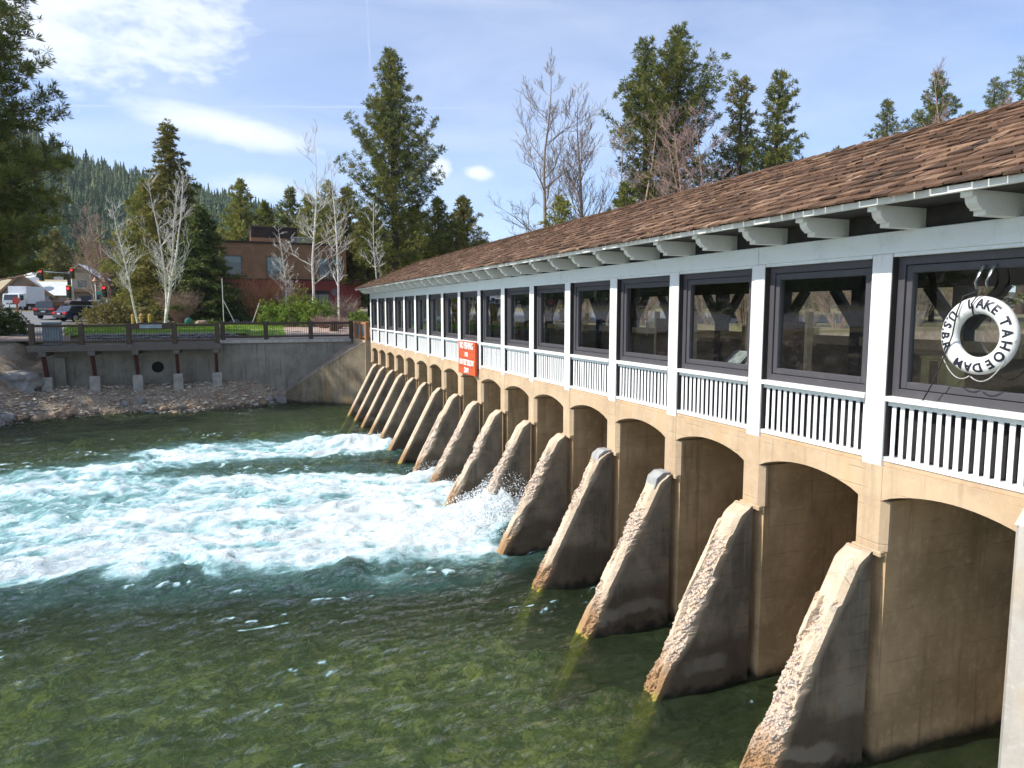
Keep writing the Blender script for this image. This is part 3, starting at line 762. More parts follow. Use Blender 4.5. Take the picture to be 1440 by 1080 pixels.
# ---------------------------------------------------------------- covered gallery on the dam
gal = thing('covered_gallery', 'long white timber gallery with shake roof and dark framed windows running along the dam', 'building', (6.54, PK(7), ZT))
KS = list(range(-2, 17))
SIDEC = simple('dark_brown_strip', (.035, .028, .027), (.025, .02, .02), 5)
SH = dict()
for k in KS:
    y = PK(k)
    wd = .125
    MB().box(6.54, 6.80, y-wd, y+wd, 3.275, 5.598).build('post', WHITE, gal, bevel=.006)
y0, y1 = PK(-2)-.13, PK(16)+.16
for a, b in ((0, 3), (3, 6), (6, 9), (9, 13), (13, 18)):       # beam in lengths, butted
    MB().box(6.536, 6.82, PK(a-2)-(.13 if a == 0 else -.004), PK(b-2)+(.16 if b == 18 else -.004), 5.60, 5.83).build('beam', BEAMP, gal, bevel=.006)
for i in range(len(KS)-1):
    k = KS[i]; a = PK(k)+.137; b = PK(k+1)-.137
    MB().box(6.55, 6.80, a, b, 5.562, 5.598).build('header_trim', BEAMP, gal)
    MB().box(6.525, 6.80, a-.004, b+.004, 4.015, 4.07).build('sill', WHITE, gal, bevel=.006)
    MB().box(6.585, 6.68, a, b, 3.965, 4.013).build('baluster_rail', BEAMP, gal)
    MB().box(6.56, 6.70, a, b, 3.353, 3.40).build('bottom_rail', WHITE, gal, bevel=.004)
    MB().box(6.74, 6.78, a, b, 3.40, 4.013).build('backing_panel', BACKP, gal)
    n = 16
    for j in range(n):
        c = a+(b-a)*(j+.5)/n
        key = 'b%d' % random.randint(0, 3)
        if key not in SH:
            SH[key] = MB().box(-.006, .006, -.027, .027, 0, .565).build('baluster', WHITE, None, bevel=.003).data
            bpy.data.objects.remove(C.objects[-1])
        o = bpy.data.objects.new('baluster', SH[key]); C.objects.link(o); o.parent = gal
        o.location = Vector((6.622+random.uniform(-.002, .002), c+random.uniform(-.003, .003), 3.40))-gal.location
        o.rotation_euler = (random.gauss(0, .004), 0, 0)
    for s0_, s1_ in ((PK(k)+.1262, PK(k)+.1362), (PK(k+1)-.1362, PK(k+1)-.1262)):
        MB().box(6.552, 6.79, s0_, s1_, 4.0705, 5.561).build('side_strip', SIDEC, gal)  # thin dark strips laid along the post sides
        MB().box(6.565, 6.79, s0_, s1_, 3.405, 4.012).build('side_strip', SIDEC, gal)
    # window
    m = MB(); X0, X1 = 6.625, 6.76
    m.box(X0, X1, a, a+.085, 4.071, 5.560); m.box(X0, X1, b-.085, b, 4.071, 5.560)
    m.box(X0, X1, a+.085, b-.085, 5.475, 5.560); m.box(X0, X1, a+.085, b-.085, 4.071, 4.155)
    w = m.build('window', CHAR, gal, bevel=.004)
    m = MB(); X0, X1 = 6.645, 6.73; p, q, r, s = a+.09, b-.09, 4.16, 5.47
    m.box(X0, X1, p, p+.07, r, s); m.box(X0, X1, q-.07, q, r, s); m.box(X0, X1, p+.07, q-.07, s-.08, s); m.box(X0, X1, p+.07, q-.07, r, r+.075)
    m.build('sash', CHAR, w, bevel=.006)
    MB().box(6.69, 6.696, p+.07, q-.07, r+.075, s-.08).build('pane', GLASS, w)
# rafter tails
prof = [(5.93, 6.035), (5.93, 5.975), (5.985, 5.975), (5.99, 5.955), (6.0, 5.925), (6.03, 5.895), (6.055, 5.885), (6.06, 5.868), (6.11, 5.868), (6.11, 5.825), (6.62, 5.825), (6.62, 6.035)]
cme = MB().prism(prof, 'y', -.055, .055).build('rafter_tail', CORBP, None, bevel=.003).data
bpy.data.objects.remove(C.objects[-1])
for j in range(-4, 33):
    y = PK(0)+.975*j-.38
    o = bpy.data.objects.new('rafter_tail', cme); C.objects.link(o); o.parent = gal
    o.location = Vector((0, y, 0))-gal.location
# eaves board, soffit, shaded upper wall
MB().box(5.875, 5.925, PK(-2)-.6, PK(16)+.55, 6.02, 6.085).build('eaves_board', CORBP, gal, bevel=.004)
TH = math.atan2(7.37-6.10, 8.6-5.86); cs, sn = math.cos(TH), math.sin(TH); SL = math.hypot(7.37-6.10, 8.6-5.86)
def roofp(s, y, h): return (5.86+cs*s-sn*h, y, 6.085+sn*s+cs*h)
Y0R, Y1R = PK(-2)-.62, PK(16)+.57
def quad(a, b, c, d, th, mb):
    """slab on four roof corners, thickness down th"""
    v = [Vector(q) for q in (a, b, c, d)]; n = (v[1]-v[0]).cross(v[3]-v[0]).normalized()
    if n.z < 0: n = -n
    mb.add(v+[q-n*th for q in v], [(0, 1, 2, 3), (7, 6, 5, 4), (0, 4, 5, 1), (1, 5, 6, 2), (2, 6, 7, 3), (3, 7, 4, 0)])
HIP = 2.74
m = MB()
quad((5.90, Y0R+.03, 6.085), (5.90, Y1R-.03, 6.085), (8.6, Y1R-HIP, 7.335), (8.6, Y0R+HIP, 7.335), .05, m)
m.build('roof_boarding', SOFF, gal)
m = MB(); quad((11.34, Y0R, 6.09), (8.603, Y0R+HIP, 7.36), (8.603, Y1R-HIP, 7.36), (11.34, Y1R, 6.09), .04, m); m.build('rear_roof_slope', SHAKE, gal)
for (ye, s) in ((Y0R, 1), (Y1R, -1)):
    v = [(5.9, ye+s*.02, 6.09), (11.3, ye+s*.02, 6.09), (8.6, ye+s*(HIP-.02), 7.33)]
    MB().add(v+[(a, b+s*.05, c-.03) for a, b, c in v], [(0, 1, 2), (5, 4, 3), (0, 3, 4, 1), (1, 4, 5, 2), (2, 5, 3, 0)]).build('hip_end', SHAKE, gal)
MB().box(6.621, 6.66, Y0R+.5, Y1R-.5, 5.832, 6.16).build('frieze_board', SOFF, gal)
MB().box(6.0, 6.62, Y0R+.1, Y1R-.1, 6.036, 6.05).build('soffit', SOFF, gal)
# shakes
EXPO = .222; NC = int(SL/EXPO)+1
big = []; small = MB()
rs = random.Random(5)
for c in range(NC):
    s0 = c*EXPO-(.05 if c == 0 else .025)
    y = Y0R+max(0, s0)*.0+rs.uniform(0, .1)
    while y < Y1R:
        w = rs.choice((.09, .12, .15, .19, .23))*rs.uniform(.85, 1.15)
        ym = y+w/2; inset = max(0, s0+.12)*cs
        if ym > Y0R+inset and ym < Y1R-inset:
            j = rs.uniform(-.02, .02); th = rs.uniform(.014, .03); lift = rs.uniform(0, .014)
            L = min(EXPO+.11, SL-s0+.01)
            sa, sb = s0+j, s0+L
            sk = rs.uniform(-.012, .012)
            a, b = y+.004, y+w-.004
            h0 = .036+lift; cup = rs.uniform(-.005, .005)
            v = [roofp(sa, a, h0), roofp(sa+rs.uniform(-.01, .01), b, h0+cup), roofp(sb, b+sk, .012), roofp(sb, a+sk, .012),
                 roofp(sa, a, h0-th), roofp(sa, b, h0-th+cup), roofp(sb, b+sk, .0), roofp(sb, a+sk, .0)]
            f = [(0, 1, 2, 3), (7, 6, 5, 4), (0, 4, 5, 1), (1, 5, 6, 2), (2, 6, 7, 3), (3, 7, 4, 0)]
            tint = min(1, max(0, rs.gauss(.42, .21)))
            p = v[0]
            vis = p[1] > 3.9
            big.append(((p[0]**2+p[1]**2+(p[2]-5)**2) if vis else 1e6, v, f, tint))
        y += w
big.sort(key=lambda q: q[0])
for i, (d, v, f, tn) in enumerate(big):
    if i < 290:
        m = MB(); m.tv = tn; m.add(v, f); m.build('shake', SHAKE, gal)
    else:
        small.tv = tn; small.add(v, f)
small.build('shakes', SHAKE, gal, kind='stuff')
m = MB(); y = Y0R+HIP
while y < Y1R-HIP:
    m.tv = rs.uniform(.1, .6)
    for sgn in (-1, 1):
        x0 = 8.6; v = [(x0+sgn*.0, y, 7.425+.004*sgn), (x0+sgn*.0, y+.4, 7.41), (x0+sgn*.15, y+.4, 7.345), (x0+sgn*.15, y, 7.36)]
        m.add(v+[(a, b, c_-.02) for a, b, c_ in v], [(0, 1, 2, 3), (7, 6, 5, 4), (0, 4, 5, 1), (1, 5, 6, 2), (2, 6, 7, 3), (3, 7, 4, 0)])
    y += .26
m.build('ridge_cap', SHAKE, gal)
m = MB()
for t in range(12):
    m.tv = rs.uniform(.1, .7)
    a, b = t/12, (t+1.4)/12
    p = Vector((5.87, Y1R, 6.12)).lerp(Vector((8.6, Y1R-HIP, 7.42)), a); q = Vector((5.87, Y1R, 6.12)).lerp(Vector((8.6, Y1R-HIP, 7.39)), min(1, b))
    m.bar(p, q, .16, .02)
m.build('hip_cap', SHAKE, gal)
# inside and far side
FLOORW = m_wood('worn_floor_boards', (.10, .065, .045), (.06, .04, .03))
MB().box(6.75, 10.6, Y0R+.7, Y1R-.7, 3.353, 3.37).build('floor', FLOORW, gal)
MB().box(6.83, 10.7, Y0R+.7, Y1R-.7, 5.86, 5.92).build('ceiling', DARKW, gal)
for k in KS:
    y = PK(k)
    MB().box(10.42, 10.64, y-.12, y+.12, 3.37, 5.86).build('rear_post', DARKW, gal)
    if k < 16:
        for (ya, yb) in ((y+.12, y+.62), (y+DP-.12, y+DP-.62)):
            MB().bar((10.53, ya, 4.75), (10.53, yb, 5.38), .14, .14).build('knee_brace', DARKW, gal)
        MB().box(10.46, 10.60, y+.12, y+DP-.12, 5.36, 5.86).build('rear_lintel', DARKW, gal)
        MB().box(10.40, 10.60, y+.12, y+DP-.12, 4.36, 4.52).build('rear_rail', LIGHTW, gal)
        MB().box(10.38, 10.56, y+.95, y+1.09, 4.30, 4.66).build('rear_rail_post', LIGHTW, gal, bevel=.02)
        MB().box(10.47, 10.53, y+.12, y+DP-.12, 3.37, 4.355).build('rear_panel', m_wood('tan_ply_panel', (.30, .22, .13), (.22, .16, .1)) if k == -2 else bpy.data.materials['tan_ply_panel'], gal)
MB().box(6.62, 10.6, Y1R-.62, Y1R-.56, 3.3, 5.83).build('end_wall', WHITE, gal)

# things kept inside the gallery
def slat_box(name, label, x, y, w, d, h, m, cat):
    t = thing(name, label, cat, (x, y, 3.37))
    MB().box(-w/2, w/2, -d/2, d/2, 0, h).build('body', m, t, world=False, bevel=.01)
    MB().box(-w/2-.01, w/2+.01, -d/2-.01, d/2+.01, h, h+.03).build('lid', m, t, world=False, bevel=.006)
    return t
YEL = simple('yellow_painted_wood', (.62, .52, .22), (.5, .4, .16), 4)
t = slat_box('storage_box', 'yellow storage box behind the window that the life ring hangs on', 7.6, 5.75, .3, .34, 1.07, YEL, 'box')
MB().box(-.155, -.15, -.05, .05, 0, 1.05).build('strap', RAILW, t, world=False)
for i, (x, y, lab) in enumerate(((8.0, 8.9, 'dark wooden display board in the second window with pictures leaning on it'), (8.4, 12.3, 'brown display board standing deeper inside the gallery'))):
    t = thing('display_board', lab, 'display board', (x, y, 3.37))
    MB().box(-.04, .04, -.62, .62, .35, 1.45).build('panel', m_wood('brown_display_panel', (.14, .08, .05), (.1, .06, .04)) if i == 0 else bpy.data.materials['brown_display_panel'], t, world=False, bevel=.01)
    for s in (-.66, .66): MB().box(-.05, .05, s-.03, s+.03, 0, 1.6).build('leg', LIGHTW, t, world=False)
PICT = simple('faded_print', (.42, .44, .45), (.18, .2, .22), 9, .5)
for i, (y, lab) in enumerate(((8.65, 'left of two small grey information plates lying under the dark display board'), (9.15, 'right of two small grey information plates lying under the dark display board'))):
    t = thing('information_plate', lab, 'plate', (7.4, y, 3.37))
    MB().add([(-.15, -.19, .72), (-.15, .19, .72), (.15, .19, .98), (.15, -.19, .98), (-.15, -.19, .70), (-.15, .19, .70), (.15, .19, .96), (.15, -.19, .96)],
             [(0, 1, 2, 3), (7, 6, 5, 4), (0, 4, 5, 1), (1, 5, 6, 2), (2, 6, 7, 3), (3, 7, 4, 0)]).build('plate', PICT, t, world=False)
    MB().box(-.03, .03, -.03, .03, 0, .80).build('leg', DARKW, t, world=False)
t = thing('wooden_table', 'low new-timber table seen through the far windows of the gallery', 'table', (7.5, PK(5)+1.0, 3.37))
MB().box(-.3, .3, -.6, .6, .68, .74).build('table_top', ORANGEW, t, world=False, bevel=.01)
for sx in (-.25, .25):
    for sy in (-.52, .52): MB().box(sx-.03, sx+.03, sy-.03, sy+.03, 0, .68).build('leg', LIGHTW, t, world=False)

# ---------------------------------------------------------------- life ring
def text_mesh(txt, size, extr=0.0, bold=.0):
    cu = bpy.data.curves.new('lettering', 'FONT'); cu.body = txt; cu.size = size; cu.extrude = extr; cu.offset = bold
    cu.align_x = 'CENTER'; cu.align_y = 'CENTER'; cu.resolution_u = 3
    o = bpy.data.objects.new('t', cu); C.objects.link(o); bpy.context.view_layer.update()
    me = bpy.data.meshes.new_from_object(o.evaluated_get(bpy.context.evaluated_depsgraph_get()))
    bpy.data.objects.remove(o); return me
RC = Vector((6.535, 4.60, 4.76)); RM, RT_ = .287, .084
ring = thing('life_ring', 'white life ring with dark lettering hanging on the nearest gallery window', 'life ring', RC)
m = MB(); nu, nv = 72, 20; vs = []
for i in range(nu):
    for j in range(nv):
        a, b = 2*PI*i/nu, 2*PI*j/nv
        r = RM+RT_*math.cos(b); vs.append((-RT_*.8*math.sin(b), -r*math.sin(a), r*math.cos(a)))
m.add(vs, [(i*nv+j, i*nv+(j+1) % nv, ((i+1) % nu)*nv+(j+1) % nv, ((i+1) % nu)*nv+j) for i in range(nu) for j in range(nv)])
RINGM = m_paint('life_ring_white', (.74, .74, .71), (.5, .47, .4), .5, .4, chips=False)
m.build('ring', RINGM, ring, world=False, smooth=True)
INK = simple('navy_lettering', (.012, .014, .025), (.02, .02, .035), 3, .5, 0)
def ring_letter(ch, deg, inward, bm):
    me = text_mesh(ch, .118, 0, .004)
    b = bmesh.new(); b.from_mesh(me); bmesh.ops.triangulate(b, faces=b.faces)
    bmesh.ops.subdivide_edges(b, edges=b.edges, cuts=2, use_grid_fill=True)
    a0 = math.radians(deg)
    for v in b.verts:
        x, y = v.co.x, v.co.y
        if inward: x, y = -x, -y
        r = RM+.012+y; a = a0+x/(RM+.012)
        d = max(-.99, min(.99, (r-RM)/(RT_+.003)))
        v.co = Vector((-(RT_*.8+.0035)*math.sqrt(1-d*d), -r*math.sin(a), r*math.cos(a)))
    b.to_mesh(me); b.free(); bm.from_mesh(me)
lb = bmesh.new()
for ch, dg in zip('LAKETAHOEDAM', (-11, 7, 22, 37, 64, 84, 105, 127, 148, 171, 189, 208)): ring_letter(ch, dg, False, lb)
for ch, dg in zip('U.S.B.R.', (-51, -61, -71, -81, -91, -102, -111, -121)):
    ring_letter(ch, dg, True, lb)
me = bpy.data.meshes.new('lettering'); lb.to_mesh(me); lb.free(); link('lettering', me, INK, ring, world=False)
ROPE = simple('grey_rope', (.42, .42, .4), (.3, .3, .28), 20, .8); ROPED = simple('black_rope', (.02, .02, .022), (.03, .03, .03), 20, .8)
def sag(p, q, d, n=12):
    p = Vector(p); q = Vector(q); return [p.lerp(q, i/n)-Vector((0, 0, d*4*(i/n)*(1-i/n))) for i in range(n+1)]
MB().tube(sag((-.03, -.36, -.03), (-.05, .02, -.39), .17), .006, 6).build('rope', ROPE, ring, world=False, smooth=True)
MB().tube(sag((-.04, .04, -.385), (-.02, .34, -.22), .1), .006, 6).build('rope', ROPE, ring, world=False, smooth=True)
MB().tube([(-.02, .02, .42), (-.085, .12, .37), (-.09, .17, .22), (-.09, .2, 0), (-.07, .3, -.25), (-.04, .42, -.50), (-.03, .52, -.68)], .007, 6).build('tether', ROPED, ring, world=False, smooth=True)
MB().tube([(-.02, -.02, .40), (-.075, .0, .36), (-.085, .035, .30), (-.085, .01, .2), (.0, -.02, .17)], .008, 6).build('tether', ROPED, ring, world=False, smooth=True)
m = MB()
for s in (-.05, .055): m.tube([(.10, s, .66), (.06, s, .64), (.02, s, .58), (.0, s+.015, .50), (.03, s+.02, .44)], .014, 6)
m.build('hook', simple('galvanised_hook', (.5, .52, .52), (.4, .42, .42), 8, .35, .002, metal=.7), ring, world=False, smooth=True)

# ---------------------------------------------------------------- warning sign on the dam
sg = thing('warning_sign', 'red plank sign with white lettering fixed to the front of the gallery', 'sign', (6.42, 20.2, 3.07))
hts = [(.72, .99), (.475, .716), (.235, .471), (0, .231)]
words = [('NO FISHING', .24, 1.28), ('FOR', .15, .3), ('1000 FEET BELOW', .2, 1.4), ('DAM', .19, .42)]
LETW = simple('white_sign_lettering', (.82, .82, .78), (.7, .7, .66), 5, .6)
for (a, b), (wd, sz, wid) in zip(hts, words):
    pl = MB().box(0, .075, -.83, .83, a, b).build('plank', SIGNR, sg, world=False, bevel=.005)
    me = text_mesh(wd, sz, .004, .006)
    xs_ = [v.co.x for v in me.vertices]; k = wid/(max(xs_)-min(xs_))
    for v in me.vertices:
        x, y, z = v.co; v.co = Vector((-.006-z, -x*k, (a+b)/2+y*1.15))
    link('lettering', me, LETW, pl, world=False)
MB().box(.076, .12, -.7, -.6, .02, .97).build('batten', RAILW, sg, world=False); MB().box(.076, .12, .6, .7, .02, .97).build('batten', RAILW, sg, world=False)

# ================================================================ far bank
bankc = thing('retaining_wall', 'grey concrete retaining wall between the boardwalk and the far end of the dam', 'wall', (0, 42.1, 1))
MB().box(-9.0, 6.4, 42.06, 42.40, .2, 3.16).build('wall', WALLC, bankc)
MB().box(-.95, 6.25, 41.94, 42.48, 3.162, 3.34).build('coping', CAPC, bankc, bevel=.01)
hole = MB(); hole.tube([(-4.0, 42.04, 1.95), (-4.0, 42.055, 1.95)], .3, 14); hole.build('drain_opening', simple('black_opening', (.004, .004, .004)), bankc)
m = MB(); m.box(-8.7, -8.2, 41.7, 42.0, .9, 2.6); m.build('end_buttress', WALLC, bankc, bevel=.02)
ww = thing('wing_wall', 'mottled concrete wing wall sloping down into the river at the far end of the dam', 'wall', (6.5, 38, -.15))
dx, dy = (2.45-6.5), (41.35-38.0); LW = math.hypot(dx, dy); ux, uy = dx/LW, dy/LW
def wwp(s, z, t): return (6.5+ux*s+uy*t*-1*-1, 38.0+uy*s-ux*t, z)
profw = [(0, -1.8), (0, 3.22), (.25, 3.22), (.75, 2.98), (LW-.05, .42), (LW, .35), (LW, -1.8)]
m = MB(); n = len(profw); v = [wwp(s, z, 0) for s, z in profw]+[wwp(s, z, .32) for s, z in profw]
m.add(v, [tuple(range(n))[::-1], tuple(range(n, 2*n))]+[(i, (i+1) % n, n+(i+1) % n, n+i) for i in range(n)]); m.build('wall', WINGC, ww)
m = MB(); ps = [(0, 3.225), (.25, 3.225), (.75, 2.985), (LW-.05, .425)]
v = [wwp(s, z, -.015) for s, z in ps]+[wwp(s, z, .34) for s, z in ps]+[wwp(s, z+.05, -.015) for s, z in ps]+[wwp(s, z+.05, .34) for s, z in ps]
f = []
for i in range(3): f += [(8+i, 9+i, 13+i, 12+i), (i, i+1, 9+i, 8+i), (4+i, 5+i, 13+i, 12+i), (i, 4+i, 5+i, 1+i)]
f += [(0, 4, 12, 8), (3, 7, 15, 11)]
m.add(v, f); m.build('coping', WALLC, ww)
rw = thing('return_wall', 'short tan concrete wall joining the retaining wall to the gallery', 'wall', (6.4, 40, 2.5))
MB().box(6.405, 6.75, 38.0, 42.5, .5, 3.36).build('wall', CONC, rw)

# boardwalk
bw = thing('boardwalk', 'timber lookout deck on red struts over the far bank', 'deck', (-5, 41.3, 3.0))
nP = 56
pl = MB().box(-.071, .071, 0, 1.62, 0, .045).build('plank', DECKW, None, bevel=.004).data; bpy.data.objects.remove(C.objects[-1])
for i in range(nP):
    o = bpy.data.objects.new('plank', pl); C.objects.link(o); o.parent = bw
    o.location = Vector((-9.40+8.55*(i+.5)/nP, 40.44, 3.215+random.uniform(-.003, .003)))-bw.location
MB().box(-9.5, -.78, 40.36, 40.43, 2.95, 3.255).build('edge_beam', DECKW, bw, bevel=.01)
MB().box(-9.5, -9.41, 40.435, 42.05, 2.97, 3.21).build('edge_beam', DECKW, bw, bevel=.01)
for y in (40.6, 41.3, 41.95): MB().box(-9.4, -.85, y-.05, y+.05, 3.03, 3.213).build('joist', DARKW, bw)
STEEL = simple('dark_red_steel', (.075, .018, .013), (.05, .012, .01), 5, .6)
FOOTC = simple('pale_footing_concrete', (.36, .34, .3), (.27, .25, .22), 4, .9, .01)
for x in (-8.9, -6.8, -4.85, -2.95, -1.05):
    MB().box(x-.17, x+.17, 40.38, 42.05, 2.72, 3.025).build('cross_beam', DECKW, bw, bevel=.02)
    MB().box(x-.24, x+.24, 40.9, 41.45, .35, 1.66).build('footing', FOOTC, bw, bevel=.02)
    MB().bar((x, 41.15, 1.6), (x, 40.62, 2.8), .2, .16).build('strut', STEEL, bw)
def rail(name, label, pts, zb, h, first_big=True, mat_=None, infill='bars'):
    mat_ = mat_ or RAILW
    t = thing(name, label, 'railing', (sum(p[0] for p in pts)/len(pts), pts[0][1], zb))
    for p in pts:
        MB().box(p[0]-.12, p[0]+.12, p[1]-.12, p[1]+.12, zb-.02, zb+h+.10).build('post', mat_, t, bevel=.035)
    for a, b in zip(pts[:-1], pts[1:]):
        A = Vector((a[0], a[1], 0)); B = Vector((b[0], b[1], 0)); d = (B-A).normalized(); A += d*.122; B -= d*.122
        MB().bar((A.x, A.y, zb+h-.02), (B.x, B.y, zb+h-.02), .14, .13).build('top_rail', mat_, t, bevel=.02)
        MB().bar((A.x, A.y, zb+.17), (B.x, B.y, zb+.17), .10, .10).build('bottom_rail', mat_, t, bevel=.01)
        if infill == 'bars':
            m = MB(); n = int((B-A).length/.115)
            for i in range(1, n):
                q = A.lerp(B, i/n); m.tube([(q.x, q.y, zb+.22), (q.x, q.y, zb+h-.09)], .009, 5)
            m.build('bars', simple('dark_iron_bars', (.03, .026, .024), (.045, .03, .025), 9, .6), t, kind='stuff')
        else:
            MB().box(A.x-.02, A.x+.02, A.y+.02, B.y-.02, zb+.23, zb+h-.1).build('panel', infill, t)
    return t
r1 = rail('deck_railing', 'brown timber railing with thin iron bars round the lookout deck, left of the dam', [(-9.30, 40.55), (-7.20, 40.55), (-5.10, 40.55), (-3.0, 40.55), (-.95, 40.55)], 3.26, .98)
r2 = rail('wall_railing', 'brown timber railing with iron bars standing on top of the grey retaining wall', [(-.70, 42.15), (1.55, 42.15), (4.0, 42.15), (6.3, 42.15)], 3.345, .93)
r3 = rail('end_railing', 'short orange timber railing with grey panels next to the far corner of the gallery', [(6.55, 38.15), (6.55, 40.0), (6.55, 41.8)], 3.365, .92, mat_=ORANGEW,
          infill=simple('blue_grey_mesh_panel', (.12, .145, .17), (.09, .11, .13), 6, .6))
ib = thing('information_board', 'dark arched board with a pale plate mounted on the deck railing', 'information board', (-4.05, 40.42, 4.1))
arcp = [(-5.0+1.9*i/10, 4.30+.085*math.sin(PI*i/10)) for i in range(11)]+[(-3.1, 4.02), (-5.0, 4.02)]
MB().prism(arcp, 'y', 40.37, 40.44).build('board', RAILW, ib, bevel=.008)
MB().box(-4.58, -3.55, 40.355, 40.368, 4.07, 4.26).build('plate', simple('pale_blue_plate', (.30, .36, .38), (.22, .27, .3), 6, .4), ib)
ub = thing('utility_cabinet', 'grey steel utility cabinet behind the left end of the deck railing', 'cabinet', (-8.55, 41.1, 3.26))
UG = simple('grey_green_steel', (.22, .26, .28), (.17, .2, .22), 4, .5)
MB().box(-8.92, -8.18, 40.85, 41.35, 3.265, 4.30).build('body', UG, ub, bevel=.02)
MB().box(-8.95, -8.15, 40.82, 41.38, 4.302, 4.40).build('cover', UG, ub, bevel=.03)
MB().box(-8.85, -8.25, 40.835, 40.848, 3.35, 4.2).build('door', UG, ub, bevel=.004)

# rocks
def rock_mesh(seed, sub=2, flat=.65, rug=.45):
    bm = bmesh.new(); bmesh.ops.create_icosphere(bm, subdivisions=sub, radius=1)
    P = np.array([v.co[:] for v in bm.verts]); n = fbm(P[:, 0]*1.1+seed*9, P[:, 1]*1.1, P[:, 2]*1.1, 3, seed)
    n2 = fbm(P[:, 0]*3+seed, P[:, 1]*3, P[:, 2]*3, 3, seed+5)
    P = np.sign(P)*np.abs(P)**.8*(1+(n-.5)*rug*2+(n2-.5)*.25)[:, None]*[1, .8, flat]
    for v, p in zip(bm.verts, P): v.co = p
    me = bpy.data.meshes.new('rock'); bm.to_mesh(me); bm.free(); return me
ROCKG = m_conc('grey_granite', (.30, .29, .27), (.18, .17, .16), (.42, .40, .37), .2, None, board=False, low_algae=False)
ROCKT = m_conc('tan_river_stone', (.40, .28, .19), (.27, .2, .14), (.52, .40, .30), .2, None, board=False, low_algae=False)
ROCKM = {}
for mt, nm in ((ROCKG, 'g'), (ROCKT, 't')):
    for s in range(5):
        me = rock_mesh(s*3+(1 if nm == 't' else 2), 3); me.materials.append(mt); ROCKM[nm, s] = me
def rock(kind, s, x, y, z, sc, rz, label, cat='rock', group=None, sq=(1, 1, 1)):
    o = bpy.data.objects.new('boulder' if sc > .4 else 'rock', ROCKM[kind, s]); C.objects.link(o)
    o.location = (x, y, z); o.scale = (sc*sq[0], sc*sq[1], sc*sq[2]); o.rotation_euler = (0, 0, rz)
    return tag(o, label, cat, group)
gzf = lambda x, y: float(ground_z(np.array([x]), np.array([y]))[0])
spec = [('g', 0, -10.0, 40.9, .85, 'large grey boulder tucked under the left end of the lookout deck'),
        ('g', 1, -11.3, 40.2, .6, 'grey boulder lower on the bank beside the dark shrub'),
        ('g', 2, -11.5, 38.8, .42, 'grey boulder half way down the bank at the left edge of the photo'),
        ('t', 0, -8.85, 38.72, .30, 'upright tan stone on the shoreline below the leftmost footing'),
        ('t', 1, -8.3, 38.95, .34, 'flat tan stone next to the upright one on the shoreline'),
        ('t', 2, -9.5, 38.45, .26, 'small tan stone at the water edge, left of the upright stone'),
        ('g', 3, -9.9, 37.9, .33, 'dark wet rock at the water edge by the left frame edge'),
        ('t', 3, -7.6, 39.3, .24, 'low tan stone at the water edge right of the flat one'),
        ('g', 4, 2.2, 41.35, .42, 'dark wet rock at the foot of the wing wall'),
        ('g', 1, 1.6, 41.0, .25, 'smaller wet rock beside the foot of the wing wall'),
        ('t', 4, -11.0, 38.0, .3, 'orange tan stone on the lower left bank')]
for kd, s, x, y, sc, lab in spec: rock(kd, s, x, y, gzf(x, y)+sc*.12, sc, s*1.3, lab)
i = 0
rs = random.Random(21)
while i < 42:
    x = rs.uniform(-12.5, 1.8); y = float(np.interp(x, WLX, WLY))+rs.choice((rs.uniform(-.25, .5), rs.uniform(-.2, .3), rs.uniform(0, 3.2) if x < -8.6 else rs.uniform(0, 1.2)))
    sc = rs.uniform(.09, .22)
    rock(rs.choice('gt'), rs.randint(0, 4), x, y, gzf(x, y)+sc*.1, sc, rs.uniform(0, 6), 'small loose stone lying along the far shoreline', 'stone', 'small stones along the far shore'); i += 1
# pebbles and leaf litter on the bank
def scatter(name, label, cat, n, fx, size, mats, seed, flat=.4):
    rs = np.random.RandomState(seed); x, y = fx(rs, n); n = len(x)
    z = ground_z(x, y); s = rs.uniform(*size, n)
    oc = np.array([(1, 0, 0), (-.2, 1, 0), (-1, -.1, 0), (.1, -.9, 0), (0, 0, 1), (0, 0, -1)], float)*[1, 1, flat]
    of = np.array([(0, 1, 4), (1, 2, 4), (2, 3, 4), (3, 0, 4), (1, 0, 5), (2, 1, 5), (3, 2, 5), (0, 3, 5)])
    a = rs.uniform(0, 6.28, n); ca, sa = np.cos(a), np.sin(a)
    O = np.repeat(oc[None], n, 0)*rs.uniform(.6, 1.4, (n, 6, 1))
    q = np.stack([O[..., 0]*ca[:, None]-O[..., 1]*sa[:, None], O[..., 0]*sa[:, None]+O[..., 1]*ca[:, None], O[..., 2]], -1)*s[:, None, None]
    V = (q+np.stack([x, y, z+s*.15], 1)[:, None]).reshape(-1, 3); F = (of[None]+np.arange(n)[:, None, None]*6).reshape(-1, 3)
    tn = np.repeat(rs.uniform(0, 1, n), 6)
    tag(link(name, npmesh(name, V, F, dict(tint=tn)), mats), label, cat, kind='stuff')
PEBM = m_leaf('mixed_pebbles', (.26, .22, .17), (.52, .45, .35), (.66, .57, .45), .9, 0)
LITM = m_leaf('rusty_leaf_litter', (.12, .07, .035), (.32, .16, .06), (.42, .26, .1), .9, 0)
def band(rs, n):
    x = rs.uniform(-13, 2.2, n); return x, np.interp(x, WLX, WLY)+rs.uniform(-.3, 2.9, n)
scatter('pebbles', 'pale and brown pebbles spread over the far bank', 'pebbles', 3800, band, (.02, .065), PEBM, 3, .6)
scatter('cobbles', 'flat grey and tan cobbles set along the far bank above the water', 'cobbles', 420, band, (.06, .19), PEBM, 13, .45)
